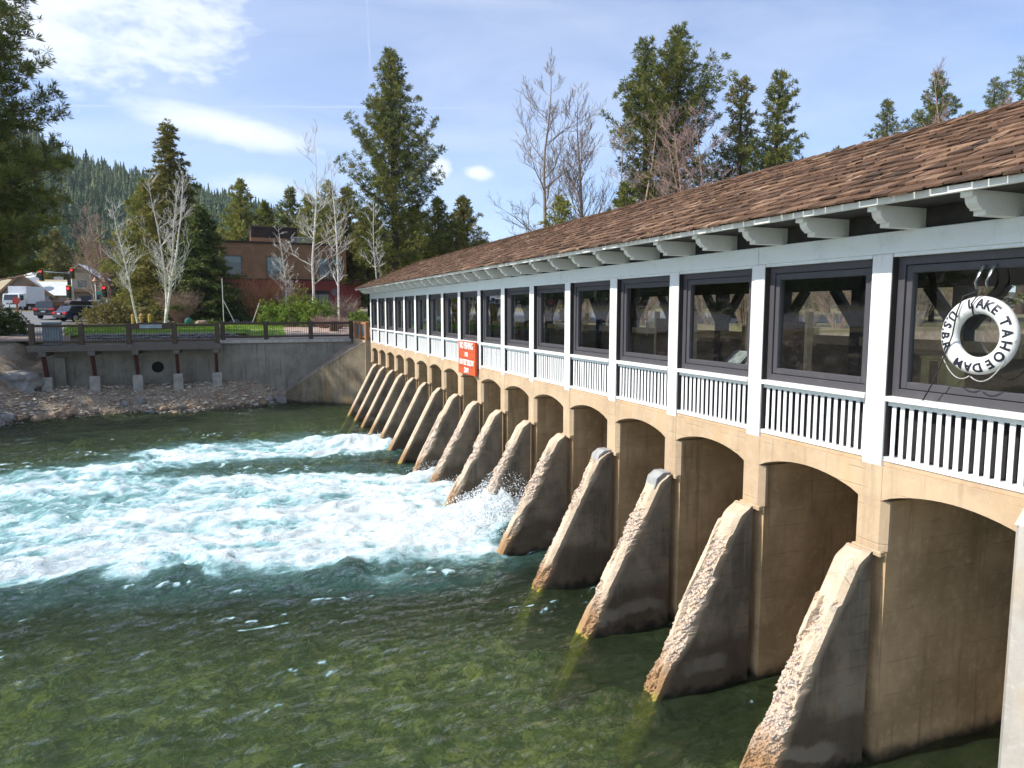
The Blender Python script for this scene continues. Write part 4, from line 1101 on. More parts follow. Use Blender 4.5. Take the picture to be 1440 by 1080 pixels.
def band2(rs, n):
    x = rs.uniform(-13, 1, n)**1; y = np.interp(x, WLX, WLY)+rs.uniform(.2, 4, n); k = fbm(x*.7, y*.9, 0, 3, 8) > .52; return x[k], y[k]
_b = band2
def band3(rs, n):
    x, y = _b(rs, n*2); return x[:n], y[:n]
scatter('leaf_litter', 'rusty pine needles and leaves lying in drifts on the far bank', 'leaf litter', 2600, band3, (.02, .06), LITM, 6, .2)

# ================================================================ street level
def sheet(name, xs, ys, lift, m, kind='structure', inside=None):
    V, F = grid(xs, ys, lambda X, Y: np.where(True, ground_base(X, Y), 0)+lift)
    if inside is not None:
        c = V[F].mean(1); F = F[inside(c[:, 0], c[:, 1])]
    return tag(link(name, npmesh(name, V, F, smooth=True), m), kind=kind)
def azd(x, y): return 720+990*(x*RT[0]+y*RT[1])/np.maximum((x*FW[0]+y*FW[1])/math.cos(PITCH), 1)
ASPH = simple('grey_asphalt', (.19, .19, .195), (.145, .145, .15), .6, .9, .01, 60)
sheet('road', np.arange(-160, 60, 1.0), np.arange(46, 118, 1.0), .03, ASPH,
      inside=lambda x, y: ((azd(x, y) < 92) | (np.hypot(x, y) > 76)) & (np.hypot(x, y) > 53) & (np.hypot(x, y) < 108))
PAVE = simple('tan_brick_paving', (.40, .31, .25), (.32, .23, .18), 2, .9, .01, 50)
sheet('pavement', np.arange(-40, 14, .4), np.arange(42.6, 58, .28), .05, PAVE, inside=lambda x, y: (np.hypot(x, y) < 53) & (y > 42.6+(x < -10)*1.5) & ((y < 44.3) | (azd(x, y) > 395) | (azd(x, y) < 96)))
LINE = simple('white_road_paint', (.75, .75, .72), (.6, .6, .58), 5, .7, 0)
tag(link('crosswalk_line', (lambda V, F: npmesh('crosswalk_line', V, F))(*grid(np.arange(-40, -15.4, .8), np.array([61.8, 62.15]), lambda X, Y: ground_base(X, Y)+.045)), LINE), kind='structure')
tag(link('crosswalk_line', (lambda V, F: npmesh('crosswalk_line', V, F))(*grid(np.arange(-42, -16.4, .8), np.array([65.4, 65.75]), lambda X, Y: ground_base(X, Y)+.045)), LINE), kind='structure')
LAWNM = simple('lawn_turf', (.13, .22, .03), (.21, .30, .045), 1.2, .95, .03, 30)
lawn_in = lambda x, y: (azd(x, y) > 92) & (azd(x, y) < 400) & (y > 44.62) & (np.hypot(x, y) < 66)
sheet('lawn', np.arange(-22, 6, .3), np.arange(44.5, 68, .3), .06, LAWNM, inside=lawn_in)
MULCH = simple('brown_planting_bed', (.20, .12, .08), (.12, .08, .055), 1.5, .95, .04, 15)
sheet('planting_bed', np.arange(-22, 24, .5), np.arange(43, 76, .5), .045, MULCH, inside=lambda x, y: (azd(x, y) > 125) & (azd(x, y) < 560) & (np.hypot(x, y) < 75) & ((np.hypot(x, y) > 65) | ((azd(x, y) > 393) & (y > 43.4))))
rs_ = np.random.RandomState(4); n = 16000
gx = rs_.uniform(-20, 6, n*2); gy = rs_.uniform(44.65, 66, n*2); k = lawn_in(gx, gy); gx, gy = gx[k][:n], gy[k][:n]; n = len(gx)
gz = ground_base(gx, gy)+.06; a = rs_.uniform(0, 6.28, n); h = rs_.uniform(.04, .11, n); lx = rs_.normal(0, .03, n); ly = rs_.normal(0, .03, n)
V = np.stack([np.stack([gx-np.cos(a)*.02, gy-np.sin(a)*.02, gz], 1), np.stack([gx+np.cos(a)*.02, gy+np.sin(a)*.02, gz], 1), np.stack([gx+lx, gy+ly, gz+h], 1)], 1).reshape(-1, 3)
tag(link('grass', npmesh('grass', V, np.arange(3*n).reshape(-1, 3), dict(tint=np.repeat(rs_.uniform(0, 1, n), 3))), GRASSM), 'bright green lawn grass behind the low stone wall', 'grass', kind='stuff')

# low stone wall behind the deck
sw = thing('stone_wall', 'low wall of pale and grey stones edging the lawn behind the deck railing', 'wall', (-5, 44.4, 3.3))
STONES = []
def px_x(px, Y=44.4): r = ray(px, 436); return float(r[0]/r[1]*Y)
for s in range(6):
    me = rock_mesh(40+s, 2, .8, .2); me.materials.append(ROCKG); STONES.append(me)
rs = random.Random(9)
for row in range(3):
    for i in range(36):
        px = 114+(352-114)*(i+.5*(row % 2)+rs.uniform(-.1, .1))/36.
        x, y = at(px, 46.5)
        y = 44.36+.05*math.sin(i); x = px_x(px)
        d = STONES[rs.randint(0, 5)]
        o = bpy.data.objects.new('stone', d); C.objects.link(o); o.parent = sw
        taper = 1 if px < 320 else max(.35, (352-px)/32)
        o.location = Vector((x, y+rs.uniform(-.05, .05), 3.29+(.08+.13*row)*taper+rs.uniform(-.02, .02)))-sw.location
        o.scale = (rs.uniform(.13, .19), .17, .082*taper); o.rotation_euler = (rs.uniform(-.1, .1), rs.uniform(-.15, .15), rs.choice((0, PI))+rs.uniform(-.2, .2))
MB().box(px_x(116), px_x(330), 44.38, 44.5, 3.2, 3.62).build('mortar_core', simple('wall_mortar', (.2, .19, .17), (.14, .13, .12), 5), sw)

# ---------------------------------------------------------------- vegetation
def tubes_np(segs, n=4):
    """segs array rows: p0(3) p1(3) r0 r1 -> mesh arrays"""
    S = np.array(segs, float); p0, p1, r0, r1 = S[:, :3], S[:, 3:6], S[:, 6], S[:, 7]
    d = p1-p0; d /= np.maximum(np.linalg.norm(d, axis=1, keepdims=True), 1e-6)
    ref = np.where(np.abs(d[:, 2:3]) > .9, [[1., 0, 0]], [[0, 0, 1.]])
    a = np.cross(d, ref); a /= np.linalg.norm(a, axis=1, keepdims=True); b = np.cross(d, a)
    V = []
    for k in range(n):
        c, s = math.cos(2*PI*k/n), math.sin(2*PI*k/n); V.append(p0+(a*c+b*s)*r0[:, None])
    for k in range(n):
        c, s = math.cos(2*PI*k/n), math.sin(2*PI*k/n); V.append(p1+(a*c+b*s)*r1[:, None])
    V = np.stack(V, 1).reshape(-1, 3); N = len(S)
    f = np.array([(k, (k+1) % n, n+(k+1) % n, n+k) for k in range(n)])
    return V, (f[None]+np.arange(N)[:, None, None]*2*n).reshape(-1, 4)
def clumps(Cn, size, nb, w, rs, up=.25, flat=1., outdir=None):
    """needle tufts: nb narrow triangles bursting from each centre"""
    N = len(Cn); nb = int(nb*1.45); w = w*.66
    D = rs.normal(size=(N, nb, 3)); D /= np.linalg.norm(D, axis=2, keepdims=True); D[..., 2] = D[..., 2]*flat+up
    if outdir is not None: D += outdir[:, None, :]*.7
    D /= np.linalg.norm(D, axis=2, keepdims=True)
    L = size[:, None]*rs.uniform(.6, 1.15, (N, nb))
    sd = np.cross(D, rs.normal(size=(N, nb, 3))); sd /= np.linalg.norm(sd, axis=2, keepdims=True)
    ww_ = L*w*rs.uniform(.7, 1.3, (N, nb))
    base = Cn[:, None, :]+D*L[..., None]*.06
    mid = Cn[:, None, :]+D*L[..., None]*.62; tip = Cn[:, None, :]+D*L[..., None]
    V = np.stack([base, mid+sd*ww_[..., None], tip, mid-sd*ww_[..., None]], 2).reshape(-1, 3)
    F = np.arange(N*nb*4).reshape(-1, 4)
    t = np.clip(np.repeat(rs.uniform(0, 1, N), nb*4)*.75+np.repeat(rs.uniform(0, .25, N*nb), 4), 0, 1)
    return V, F, t
def conifer(name, label, px, d, H, R, z0=None, start=.12, nb=90, tuft=.42, per=1.0, blades=9, wid=.10, upl=.35, droop=0., shape='pine', leaf=None, seed=1, group=None, cat='pine tree', xy=None, gap=.12, lean=0, power=1.0):
    rs = np.random.RandomState(seed)
    x, y = xy if xy else at(px, d)
    z0 = gzf(x, y) if z0 is None else z0
    t = thing(name, label, cat, (x, y, z0), group=group)
    segs = []; r0 = H*.016+.05
    def axis(h): return np.array([math.sin(h*.35+seed)*.012*H*(h)*.6+lean*h, math.cos(h*2+seed)*.008*H*h, h*H])
    hs = np.linspace(0, 1, 14)
    for a, b in zip(hs[:-1], hs[1:]): segs.append((*axis(a), *axis(b), r0*(1-a)**.8+.012, r0*(1-b)**.8+.012))
    V, F = tubes_np(segs, 8)
    link('trunk', npmesh('trunk', V, F, smooth=True), BARK, t, world=False)
    bs = []; cc = []; sz = []; od = []
    for i in range(nb):
        u = (i+rs.uniform(0, 1))/nb
        h = start+(1-start)*u**.92*.985
        s = (1-(h-start)/(1-start))
        if shape == 'pine': prof_ = min(1, s*1.7)**1.1*(.74+.26*min(1, (h-start)/.22))*(1+.10*math.sin(h*17+seed))
        elif shape == 'fir': prof_ = s**.95+.02
        elif shape == 'column': prof_ = min(1, s*2.0)**.8*.9*(.75+.25*math.sin(h*23+seed))
        else: prof_ = (min(1, s*1.7))**.7*(.55+.45*min(1, (h-start)/.3))*(.85+.3*math.sin(h*15+seed))
        L = R*prof_*rs.uniform(1-3.2*gap, 1.12)*power+.25
        if rs.rand() < gap: L *= .55
        az_ = i*2.39996+rs.uniform(-.5, .5)
        dv = np.array([math.cos(az_), math.sin(az_), 0.])
        e0 = (-.18+h*.75)*upl*2-droop; nseg = 4
        p = axis(h); prev = p; r = .012*L+.012
        for k in range(1, nseg+1):
            q = k/nseg
            z = L*(e0*q+upl*q*q*.75-droop*.35*q*q)
            nx_ = p+dv*L*q*(1-.06*q)+np.array([0, 0, z])+rs.normal(0, .025*L, 3)*q
            bs.append((*prev, *nx_, r*(1.25-q), r*(1.05-q)+.004))
            # side twigs with tufts
            nt = max(1, int(per*L*1.5))
            for _ in range(nt):
                if q < .30 and L > 1.2 and rs.rand() < .75: continue
                w = rs.uniform(0, 1); c0 = prev+(nx_-prev)*w
                side = np.array([-dv[1], dv[0], 0])*rs.normal(0, .17)*L*(1.15-q*.6)
                c1 = c0+side+np.array([0, 0, abs(rs.normal(0, .09))*L*.6*(1 if shape != 'fir' else -.3)+.05])
                if rs.rand() < .35: bs.append((*c0, *c1, .012, .006))
                cc.append(c1); sz.append(tuft*rs.uniform(.7, 1.2)); od.append(dv*.7+np.array([0, 0, .35 if shape != 'fir' else -.1]))
            prev = nx_
        cc.append(prev); sz.append(tuft*1.1); od.append(dv+np.array([0, 0, .5]))
    cc.append(axis(1.0)); sz.append(tuft*.9); od.append(np.array([0, 0, 1.]))
    V, F = tubes_np(bs, 3); link('branches', npmesh('branches', V, F), BARK, t, world=False)
    V, F, tn = clumps(np.array(cc), np.array(sz), blades, wid, rs, .2 if shape != 'fir' else -.05, .8 if shape != 'fir' else .5, np.array(od))
    link('crown', npmesh('crown', V, F, dict(tint=tn)), leaf or PINE, t, world=False)
    return t
def bare(name, label, px, d, H, R, m, r0=.14, seed=1, trunks=1, lim=2600, start=.25, z0=None, spread=.55, xy=None, cat='bare tree', up=.5, twig=.011, group=None, lean=0., shoots=1.0):
    rs = random.Random(seed)
    x, y = xy if xy else at(px, d)
    z0 = gzf(x, y) if z0 is None else z0
    t = thing(name, label, cat, (x, y, z0), group=group)
    trunk = []; br = []; cap = [0]; lim *= 1.7; twig *= 1.25; share = lim/(16*(1-start)*2*trunks)
    def branch(p, dr, L, r, depth):
        n = 5 if depth < 2 else 3
        q = p.copy(); 
        for i in range(n):
            if len(br) > cap[0]: return
            nd = (dr+Vector((rs.gauss(0, .14), rs.gauss(0, .14), rs.gauss(0, .08)+up*.16))).normalized()
            q2 = q+nd*L/n; ra = r*(1-i/n*.55); rb = r*(1-(i+1)/n*.55)
            br.append((*q, *q2, max(ra, twig*.8), max(rb, twig*.7)))
            if depth < 4 and L > .5:
                k = 2 if rs.random() < .35*shoots else 1
                for _ in range(k):
                    if i == 0 and depth < 2 and rs.random() < .6: continue
                    sd = Vector((rs.gauss(0, 1), rs.gauss(0, 1), rs.gauss(0, .5)+up*.6)).normalized()
                    cd = (nd*(1-spread*.55)+sd*spread).normalized()
                    branch(q2.copy(), cd, L*rs.uniform(.42, .62), rb*.6, depth+1)
            q = q2; dr = nd
    for k in range(trunks):
        a = rs.uniform(0, 6.28); ln = Vector((math.cos(a)*.16*(trunks > 1)+lean, math.sin(a)*.16*(trunks > 1), 1)).normalized()
        Hh = H*rs.uniform(.82, 1) if k else H; p = Vector((0, 0, 0)); N = 16; rr0 = r0*(1 if k == 0 else .8)
        for i in range(N):
            wv = Vector((rs.gauss(0, .035), rs.gauss(0, .035), 0)); ln = (ln+wv+Vector((0, 0, .05))).normalized()
            q = p+ln*Hh/N; a0 = rr0*(1-i/N)**.85+.012; b0 = rr0*(1-(i+1)/N)**.85+.012
            trunk.append((*p, *q, a0, b0))
            h = (i+1)/N
            if h > start:
                for _ in range(rs.choice((1, 2, 2, 3))):
                    az_ = rs.uniform(0, 6.28); L = R*rs.uniform(.55, 1.1)*(1-.62*max(0, (h-start)/(1-start)))*(.7 if h < start+.1 else 1)
                    f_ = p.lerp(q, rs.random()); cap[0] = len(br)+share*(1.5-h)
                    branch(f_, Vector((math.cos(az_), math.sin(az_), rs.uniform(.25, .9)*up*2)).normalized(), L, b0*.5, 1)
            p = q
    V, F = tubes_np(trunk, 8); link('trunk', npmesh('trunk', V, F, smooth=True), m, t, world=False)
    V, F = tubes_np(br, 3); link('branches', npmesh('branches', V, F), m, t, world=False)
    return t
def bush(name, label, px, d, R, H, leaf, seed=1, n=260, tuft=.16, xy=None, z0=None, stems=None, cat='shrub', group=None, blades=8, wid=.28):
    rs = np.random.RandomState(seed)
    x, y = xy if xy else at(px, d)
    z0 = gzf(x, y) if z0 is None else z0
    t = thing(name, label, cat, (x, y, z0), group=group)
    ph = rs.uniform(0, 6.28, n); ct = rs.uniform(-.1, 1, n); rr_ = rs.uniform(.45, 1, n)**.5
    lump = 1+.28*np.sin(ph*3+seed)*(1-ct)+.22*np.sin(ph*5+ct*6+seed*2)
    st = np.sqrt(np.clip(1-ct**2, 0, 1)); P = np.stack([R*rr_*st*np.cos(ph)*lump, R*rr_*st*np.sin(ph)*lump, H*(.12+.88*np.clip(ct, 0, 1)*rr_*lump)], 1)
    segs = [(0, 0, 0, *(q*.55*np.array([1, 1, 1])), .02, .012) for q in P[::max(1, n//40)]]+[(*(q*.55), *q, .012, .006) for q in P[::max(1, n//40)]]
    V, F = tubes_np(segs, 3); link('stems', npmesh('stems', V, F), stems or GREYB, t, world=False)
    if leaf is not None:
        V, F, tn = clumps(P, np.full(n, tuft), blades, wid, rs, .3); link('leaves', npmesh('leaves', V, F, dict(tint=tn)), leaf, t, world=False)
    return t
def twigbush(name, label, px, d, R, H, m, seed=1, n=60, xy=None, z0=None, group=None):
    rs = random.Random(seed); x, y = xy if xy else at(px, d); z0 = gzf(x, y) if z0 is None else z0
    t = thing(name, label, 'shrub', (x, y, z0), group=group); st = []; tw = []
    for i in range(n):
        a = rs.uniform(0, 6.28); s = rs.random()**.6; p = Vector((math.cos(a)*R*.15, math.sin(a)*R*.15, 0)); dr = Vector((math.cos(a)*s*R/H, math.sin(a)*s*R/H, 1)).normalized()
        L = H*rs.uniform(.75, 1.15)
        for k in range(5):
            q = p+dr*L/5; (st if k < 2 else tw).append((*p, *q, .020*(1-k/6), .020*(1-(k+1)/6)))
            if k > 0:
                for _ in range(2):
                    e = (dr+Vector((rs.gauss(0, .5), rs.gauss(0, .5), rs.gauss(0, .3)))).normalized(); e2 = q+e*L*rs.uniform(.12, .3); tw.append((*q, *e2, .010, .006))
                    tw.append((*e2, *(e2+(e+Vector((rs.gauss(0, .4), rs.gauss(0, .4), .2))).normalized()*L*.12), .007, .005))
            dr = (dr+Vector((rs.gauss(0, .12), rs.gauss(0, .12), .03))).normalized(); p = q
    V, F = tubes_np(st, 4); link('stems', npmesh('stems', V, F), m, t, world=False)
    V, F = tubes_np(tw, 3); link('twigs', npmesh('twigs', V, F), m, t, world=False)
    return t

# --- pines
conifer('pine_tree', 'tall dark pine filling the left edge of the photo above the road', 0, 0, 22.5, 6.0, xy=(-13.4, 45.0), z0=3.4, start=.14, nb=210, tuft=.42, per=2.6, blades=16, wid=.085, leaf=PINE, seed=3, upl=.28, gap=.1)
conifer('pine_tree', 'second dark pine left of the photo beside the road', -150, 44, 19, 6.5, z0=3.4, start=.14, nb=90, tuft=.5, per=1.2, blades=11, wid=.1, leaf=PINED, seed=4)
conifer('pine_tree', 'tallest pine in the middle, broad pointed crown behind the far roof end', 558, 74, 27.4, 5.5, start=.17, nb=170, tuft=.50, per=1.6, blades=13, wid=.10, seed=11, upl=.55, gap=.13)
conifer('fir_tree', 'spire topped olive fir with drooping tiers left of the red building', 249, 68, 18.9, 7.0, start=.05, nb=170, tuft=.5, per=1.7, blades=11, wid=.13, seed=12, upl=.02, droop=.22, shape='fir', leaf=FIR, cat='fir tree', power=.9, gap=.14)
conifer('fir_tree', 'rounder olive green fir just behind and left of the spire topped one', 212, 74, 14.2, 4.4, start=.05, nb=110, tuft=.5, per=1.6, blades=10, wid=.14, seed=14, upl=.18, leaf=OLIVE, cat='fir tree')
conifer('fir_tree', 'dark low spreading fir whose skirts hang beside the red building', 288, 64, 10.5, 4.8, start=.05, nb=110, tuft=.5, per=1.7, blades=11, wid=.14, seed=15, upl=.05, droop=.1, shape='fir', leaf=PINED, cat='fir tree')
conifer('pine_tree', 'yellow green young pine right of the tall middle pine, above the roof slope', 652, 84, 14.0, 4.0, start=.1, nb=110, tuft=.5, per=1.5, blades=10, wid=.13, seed=21, leaf=FIR)
conifer('pine_tree', 'dark open pine between the tall middle pine and the yellow green one', 618, 80, 13.2, 3.8, start=.12, nb=100, tuft=.55, per=1.3, blades=10, wid=.12, seed=22, leaf=PINE)
rowp = [(345, 96, 17.6, 4.2, 'mid green pine directly behind the left part of the red building'), (378, 102, 15.5, 3.4, 'narrower pine behind the roof box of the red building'),
        (412, 99, 17.0, 3.6, 'dark narrow pine behind the white balcony of the red building'), (465, 92, 16.8, 4.2, 'bushy yellow green pine between the birches and the tall middle pine'),
        (490, 88, 15.4, 4.2, 'light green pine touching the left side of the tall middle pine'), (438, 95, 15.5, 3.6, 'short bushy pine behind the tallest birch'),
        (520, 86, 12.8, 4.0, 'low spreading pine under the left boughs of the tall middle pine'), (585, 84, 12.5, 4.2, 'low green pine behind the trunk of the tall middle pine')]
for i, (px, d, H, R, lab) in enumerate(rowp):
    conifer('pine_tree', lab, px, d, H, R, start=.06, nb=85, tuft=.6, per=1.3, blades=9, wid=.15, seed=30+i, leaf=(OLIVE, PINE, PINE, OLIVE, FIR, OLIVE, FIR, OLIVE)[i])
conifer('pine_tree', 'big dense twin topped pine behind the roof, its taller right leader', 946, 76, 30.3, 6.2, start=.2, nb=150, tuft=.55, per=1.6, blades=11, wid=.11, seed=41, shape='round', upl=.5)
conifer('pine_tree', 'left leader of the twin topped pine behind the roof', 905, 77, 29.4, 5.0, start=.2, nb=130, tuft=.55, per=1.5, blades=11, wid=.11, seed=42, shape='round', upl=.5)
conifer('pine_tree', 'thin topped pine between the big twin pine and the rightmost tall one', 1035, 80, 26.0, 5.0, start=.2, nb=110, tuft=.55, per=1.4, blades=10, wid=.12, seed=43, shape='round', leaf=FIR)
conifer('pine_tree', 'slender dense pine, right end of the tall group behind the roof', 1083, 74, 25.2, 4.5, start=.15, nb=120, tuft=.5, per=1.7, blades=11, wid=.12, seed=44, shape='column')
conifer('pine_tree', 'smallest of the far pines peeping over the roof right of the tall group', 1163, 92, 20.8, 1.9, start=.5, nb=50, tuft=.5, per=1.3, blades=9, seed=51)
conifer('pine_tree', 'narrow pine above the roof, left of the leafless pink tree', 1230, 84, 24.6, 2.6, start=.5, nb=60, tuft=.5, per=1.4, blades=10, wid=.12, seed=52)
conifer('pine_tree', 'taller dark pine beside the leafless pink tree above the roof', 1299, 84, 27.6, 3.6, start=.5, nb=80, tuft=.5, per=1.5, blades=10, wid=.12, seed=53, shape='round')
conifer('pine_tree', 'pair of small dark tree tops above the roof near the right, left one', 1380, 96, 30.4, 1.7, start=.7, nb=40, tuft=.5, per=1.4, blades=10, seed=54)
conifer('pine_tree', 'pair of small dark tree tops above the roof near the right, right one', 1394, 95, 29.6, 1.7, start=.7, nb=40, tuft=.5, per=1.4, blades=10, seed=55)
conifer('pine_tree', 'dark pine top cut by the right edge of the photo', 1434, 80, 31.0, 2.6, start=.6, nb=60, tuft=.5, per=1.5, blades=10, seed=56)
conifer('pine_tree', 'tiny tree top at the roof line near the twin pine group', 1200, 98, 22.8, 1.2, start=.7, nb=30, tuft=.4, per=1.3, blades=9, seed=57)
rs = random.Random(61)
for i in range(9):
    conifer('pine_tree', 'green pine in the row behind the gabled buildings across the road', 8+19*i+rs.uniform(-5, 5), 138+rs.uniform(0, 14), rs.uniform(11, 17), rs.uniform(3, 4.2), start=.04, nb=70, tuft=.75, per=.9, blades=8, wid=.2, seed=500+i, leaf=(PINE, FIR, PINED)[i % 3], group='pines behind the gabled buildings')
# --- leafless trees
bare('birch_tree', 'white barked leafless birch with several upright stems before the olive fir', 231, 57, 12.5, 3.2, BIRCH, .105, 2, 3, 2400, .22, spread=.5, up=.75)
bare('birch_tree', 'slim white leaning birch left of the many stemmed one', 193, 56, 9.6, 2.0, BIRCH, .075, 3, 1, 1500, .3, lean=-.10, up=.6)
bare('birch_tree', 'tallest white birch in front of the red building', 440, 62, 15.8, 3.4, BIRCH, .12, 5, 1, 2000, .24, up=.55)
bare('birch_tree', 'narrow white birch right of the tallest one, beside the gallery end', 476, 58, 13.6, 2.1, BIRCH, .08, 6, 1, 1500, .22, up=.8)
bare('birch_tree', 'small thin birch in front of the red building window', 401, 66, 9.0, 2.0, BIRCH, .07, 7, 1, 1300, .2, up=.5)
bare('birch_tree', 'thin pale birch just above the far gallery roof corner', 531, 62, 10.8, 1.8, BIRCH, .07, 8, 1, 900, .35, up=.5)
bare('alder_tree', 'brown leafless tree left of the birches above the street signals', 160, 78, 12.2, 4.4, TANB, .13, 9, 3, 3400, .2, spread=.6)
bare('alder_tree', 'lower brown leafless tree behind the street lamp', 138, 84, 10.5, 3.6, TANB, .10, 10, 2, 2200, .2, spread=.6)
bare('aspen_tree', 'tallest leafless tree in the middle of the photo, standing over the roof', 768, 76, 25.6, 6.2, GREYB, .30, 12, 1, 6500, .28, up=.55, twig=.016)
bare('aspen_tree', 'forked leafless tree right of the tallest leafless one', 826, 74, 23.2, 5.6, GREYB, .26, 13, 2, 6500, .28, up=.75, twig=.016, spread=.5)
bare('aspen_tree', 'small leafless tree left of the tallest leafless one', 742, 78, 12.5, 4.0, GREYB, .12, 14, 1, 1800, .3, up=.4, twig=.014)
bare('aspen_tree', 'leafless tree in front of the left side of the twin topped pine', 868, 72, 22.0, 4.4, TANB, .20, 15, 2, 4500, .3, up=.6, twig=.015)
bare('aspen_tree', 'pinkish bushy leafless tree in front of the twin topped pine', 985, 68, 19.6, 6.2, REDB, .20, 16, 3, 6500, .35, up=.55, twig=.016, lean=.02)
bare('aspen_tree', 'pinkish leafless tree above the roof among the small far pines', 1330, 80, 26.5, 4.4, REDB, .20, 17, 2, 4000, .45, up=.7, twig=.016, lean=.03)
bare('aspen_tree', 'faint leafless tree left of the far pines above the roof', 1262, 86, 22.5, 3.2, REDB, .15, 18, 2, 2200, .5, up=.7, twig=.015)
# brush and trees seen through the gallery windows, upstream bank
rs = random.Random(77)
brush = [(820, 60), (860, 62), (905, 58), (950, 64), (1000, 60), (1050, 58), (1090, 64), (1140, 60), (1180, 58), (1230, 62), (1290, 60), (1350, 64), (1400, 60), (770, 58)]
for i, (px, d) in enumerate(brush):
    twigbush('willow_brush', 'leafless willow brush on the upstream bank, seen through the gallery', px, d, 2.6, rs.uniform(4, 6.5), (TANB, GREYB, TANB)[i % 3], 200+i, 60, group='willow brush upstream')
for i, (px, d, H) in enumerate([(790, 70, 12), (880, 68, 13), (960, 72, 12), (1045, 70, 14), (1120, 70, 13), (1210, 66, 13), (1310, 68, 12), (1390, 66, 13)]):
    conifer('pine_tree', 'low pine on the upstream bank, seen only through the gallery windows', px, d, H, 3.6, start=.05, nb=60, tuft=.6, per=1.0, blades=9, wid=.14, seed=300+i, leaf=(OLIVE, PINE)[i % 2], group='low pines upstream')
# --- shrubs
bush('shrub', 'bright green rounded shrub at the left end of the row behind the wall railing', 383, 55, 1.25, 1.9, BUSHG, 1, 420, .2)
bush('shrub', 'bright green shrub in the middle of the row behind the wall railing', 415, 54, 1.5, 2.1, BUSHG, 2, 480, .2)
bush('shrub', 'bright green shrub at the right end of the row, under the tallest birch', 446, 53, 1.4, 2.0, BUSHG, 3, 460, .2)
bush('shrub', 'pointed young green tree behind the row of bright shrubs', 425, 58, .9, 3.2, BUSHO, 4, 300, .2)
bush('shrub', 'low green shrub beside the end of the gallery', 504, 50, .9, 1.15, BUSHG, 5, 260, .18)
bush('shrub', 'broad olive shrub behind the lawn near the dark cars', 152, 60, 2.0, 1.9, BUSHO, 6, 600, .22)
bush('shrub', 'smaller olive shrub between the broad one and the yellow posts', 185, 61, 1.6, 1.3, BUSHO, 7, 360, .2)
bush('shrub', 'dark glossy shrub at the left edge of the photo above the bank', 4, 44, 1.15, 1.5, PINED, 8, 420, .22)
twigbush('red_twig_shrub', 'red leafless shrub in front of the blue sign', 253, 61, 1.7, 2.4, REDB, 1, 130)
twigbush('orange_twig_shrub', 'orange leafless shrub before the red building wall', 362, 66, 2.2, 3.7, simple('orange_twigs', (.40, .20, .09), (.30, .14, .07), 4), 2, 110)
twigbush('orange_twig_shrub', 'second orange leafless shrub under the small thin birch', 396, 67, 1.8, 3.0, simple('orange_twigs', (.4, .2, .09)), 3, 80)
twigbush('red_twig_shrub', 'low reddish shrub at the foot of the bright green shrubs', 455, 49, 1.2, .8, REDB, 4, 90)
twigbush('red_twig_shrub', 'low reddish shrub between the wall railing posts', 474, 48, 1.0, .75, REDB, 5, 80)
twigbush('grey_twig_shrub', 'pale grey leafless shrub right of the tallest birch', 482, 60, 1.5, 1.9, GREYB, 6, 90)
# --- hill forest
rs = np.random.RandomState(8); n = 11000
A = np.radians(rs.uniform(-50, 24, n)); R_ = np.sqrt(rs.uniform(250**2, 690**2, n)); X = R_*np.sin(A); Y = R_*np.cos(A); Z = hill_z(X, Y)
keep = (fbm(X*.012, Y*.012, 0, 3, 2) > .33) | (R_ > 500); X, Y, Z = X[keep], Y[keep], Z[keep]; n = len(X)
H = rs.uniform(9, 19, n)*(.75+.35*rs.rand(n)); Rr = H*rs.uniform(.10, .17, n)
tiers, sd_ = 8, 6; Vs = []; Fs = []; Ts = []
tt = rs.uniform(0, 1, n)
for k in range(tiers):
    zb = H*(.10+.9*k/tiers*.97); zt_ = np.minimum(H, zb+H*(.30-.02*k)); rb = Rr*(1-k/tiers)**.85*rs.uniform(.8, 1.2, n)+.15
    a = rs.uniform(0, 6.28, n)[:, None]+np.arange(sd_)[None]*2*PI/sd_
    jr = rb[:, None]*rs.uniform(.6, 1.35, (n, sd_)); jz = rs.uniform(-.03, .03, (n, sd_))*H[:, None]
    ring_ = np.stack([X[:, None]+np.cos(a)*jr, Y[:, None]+np.sin(a)*jr, (Z+zb)[:, None]+jz], -1)
    apex = np.stack([X, Y, Z+zt_], -1)[:, None, :]
    Vs.append(np.concatenate([ring_, apex], 1))
V = np.stack(Vs, 1).reshape(-1, 3)
f = np.array([(i, (i+1) % sd_, sd_) for i in range(sd_)])
F = (f[None]+np.arange(n*tiers)[:, None, None]*(sd_+1)).reshape(-1, 3)
tn = np.repeat(np.clip(tt*.8+rs.uniform(0, .2, n), 0, 1), tiers*(sd_+1))
tag(link('hillside_forest', npmesh('hillside_forest', V, F, dict(tint=tn)), HILLF), 'dense dark conifer forest covering the hillside behind the town', 'forest', kind='stuff')

# ================================================================ town
def frame(name, label, cat, px, d, z=None, group=None, rz=0.):
    """a thing facing the river bank squarely: local x to the right, local y away"""
    x, y = at(px, d); z = gzf(x, y) if z is None else z
    return thing(name, label, cat, (x, y, z), -YAW+rz, group)
def B(name, m, t, *boxes, bevel=0):
    mb = MB()
    for b in boxes: mb.box(*b)
    return mb.build(name, m, t, world=False, bevel=bevel)
def m_siding(name, c1, c2, pitch):
    t = NT(name); X, Y, Z = t.xyz()
    fr = t.math('FRACT', t.math('MULTIPLY', Z, 1/pitch))
    col = t.mix(t.ramp(t.noise(1.2, 5, .6), .4, .6), c1, c2)
    col = t.mix(t.ramp(fr, .88, 1., 0, .7), col, tuple(q*.35 for q in c2))
    return t.done(t.bsdf(col, .8, 0, t.bump(fr, .02), .3))
BROWNS = m_siding('brown_lap_siding', (.36, .20, .11), (.3, .165, .085), .26)
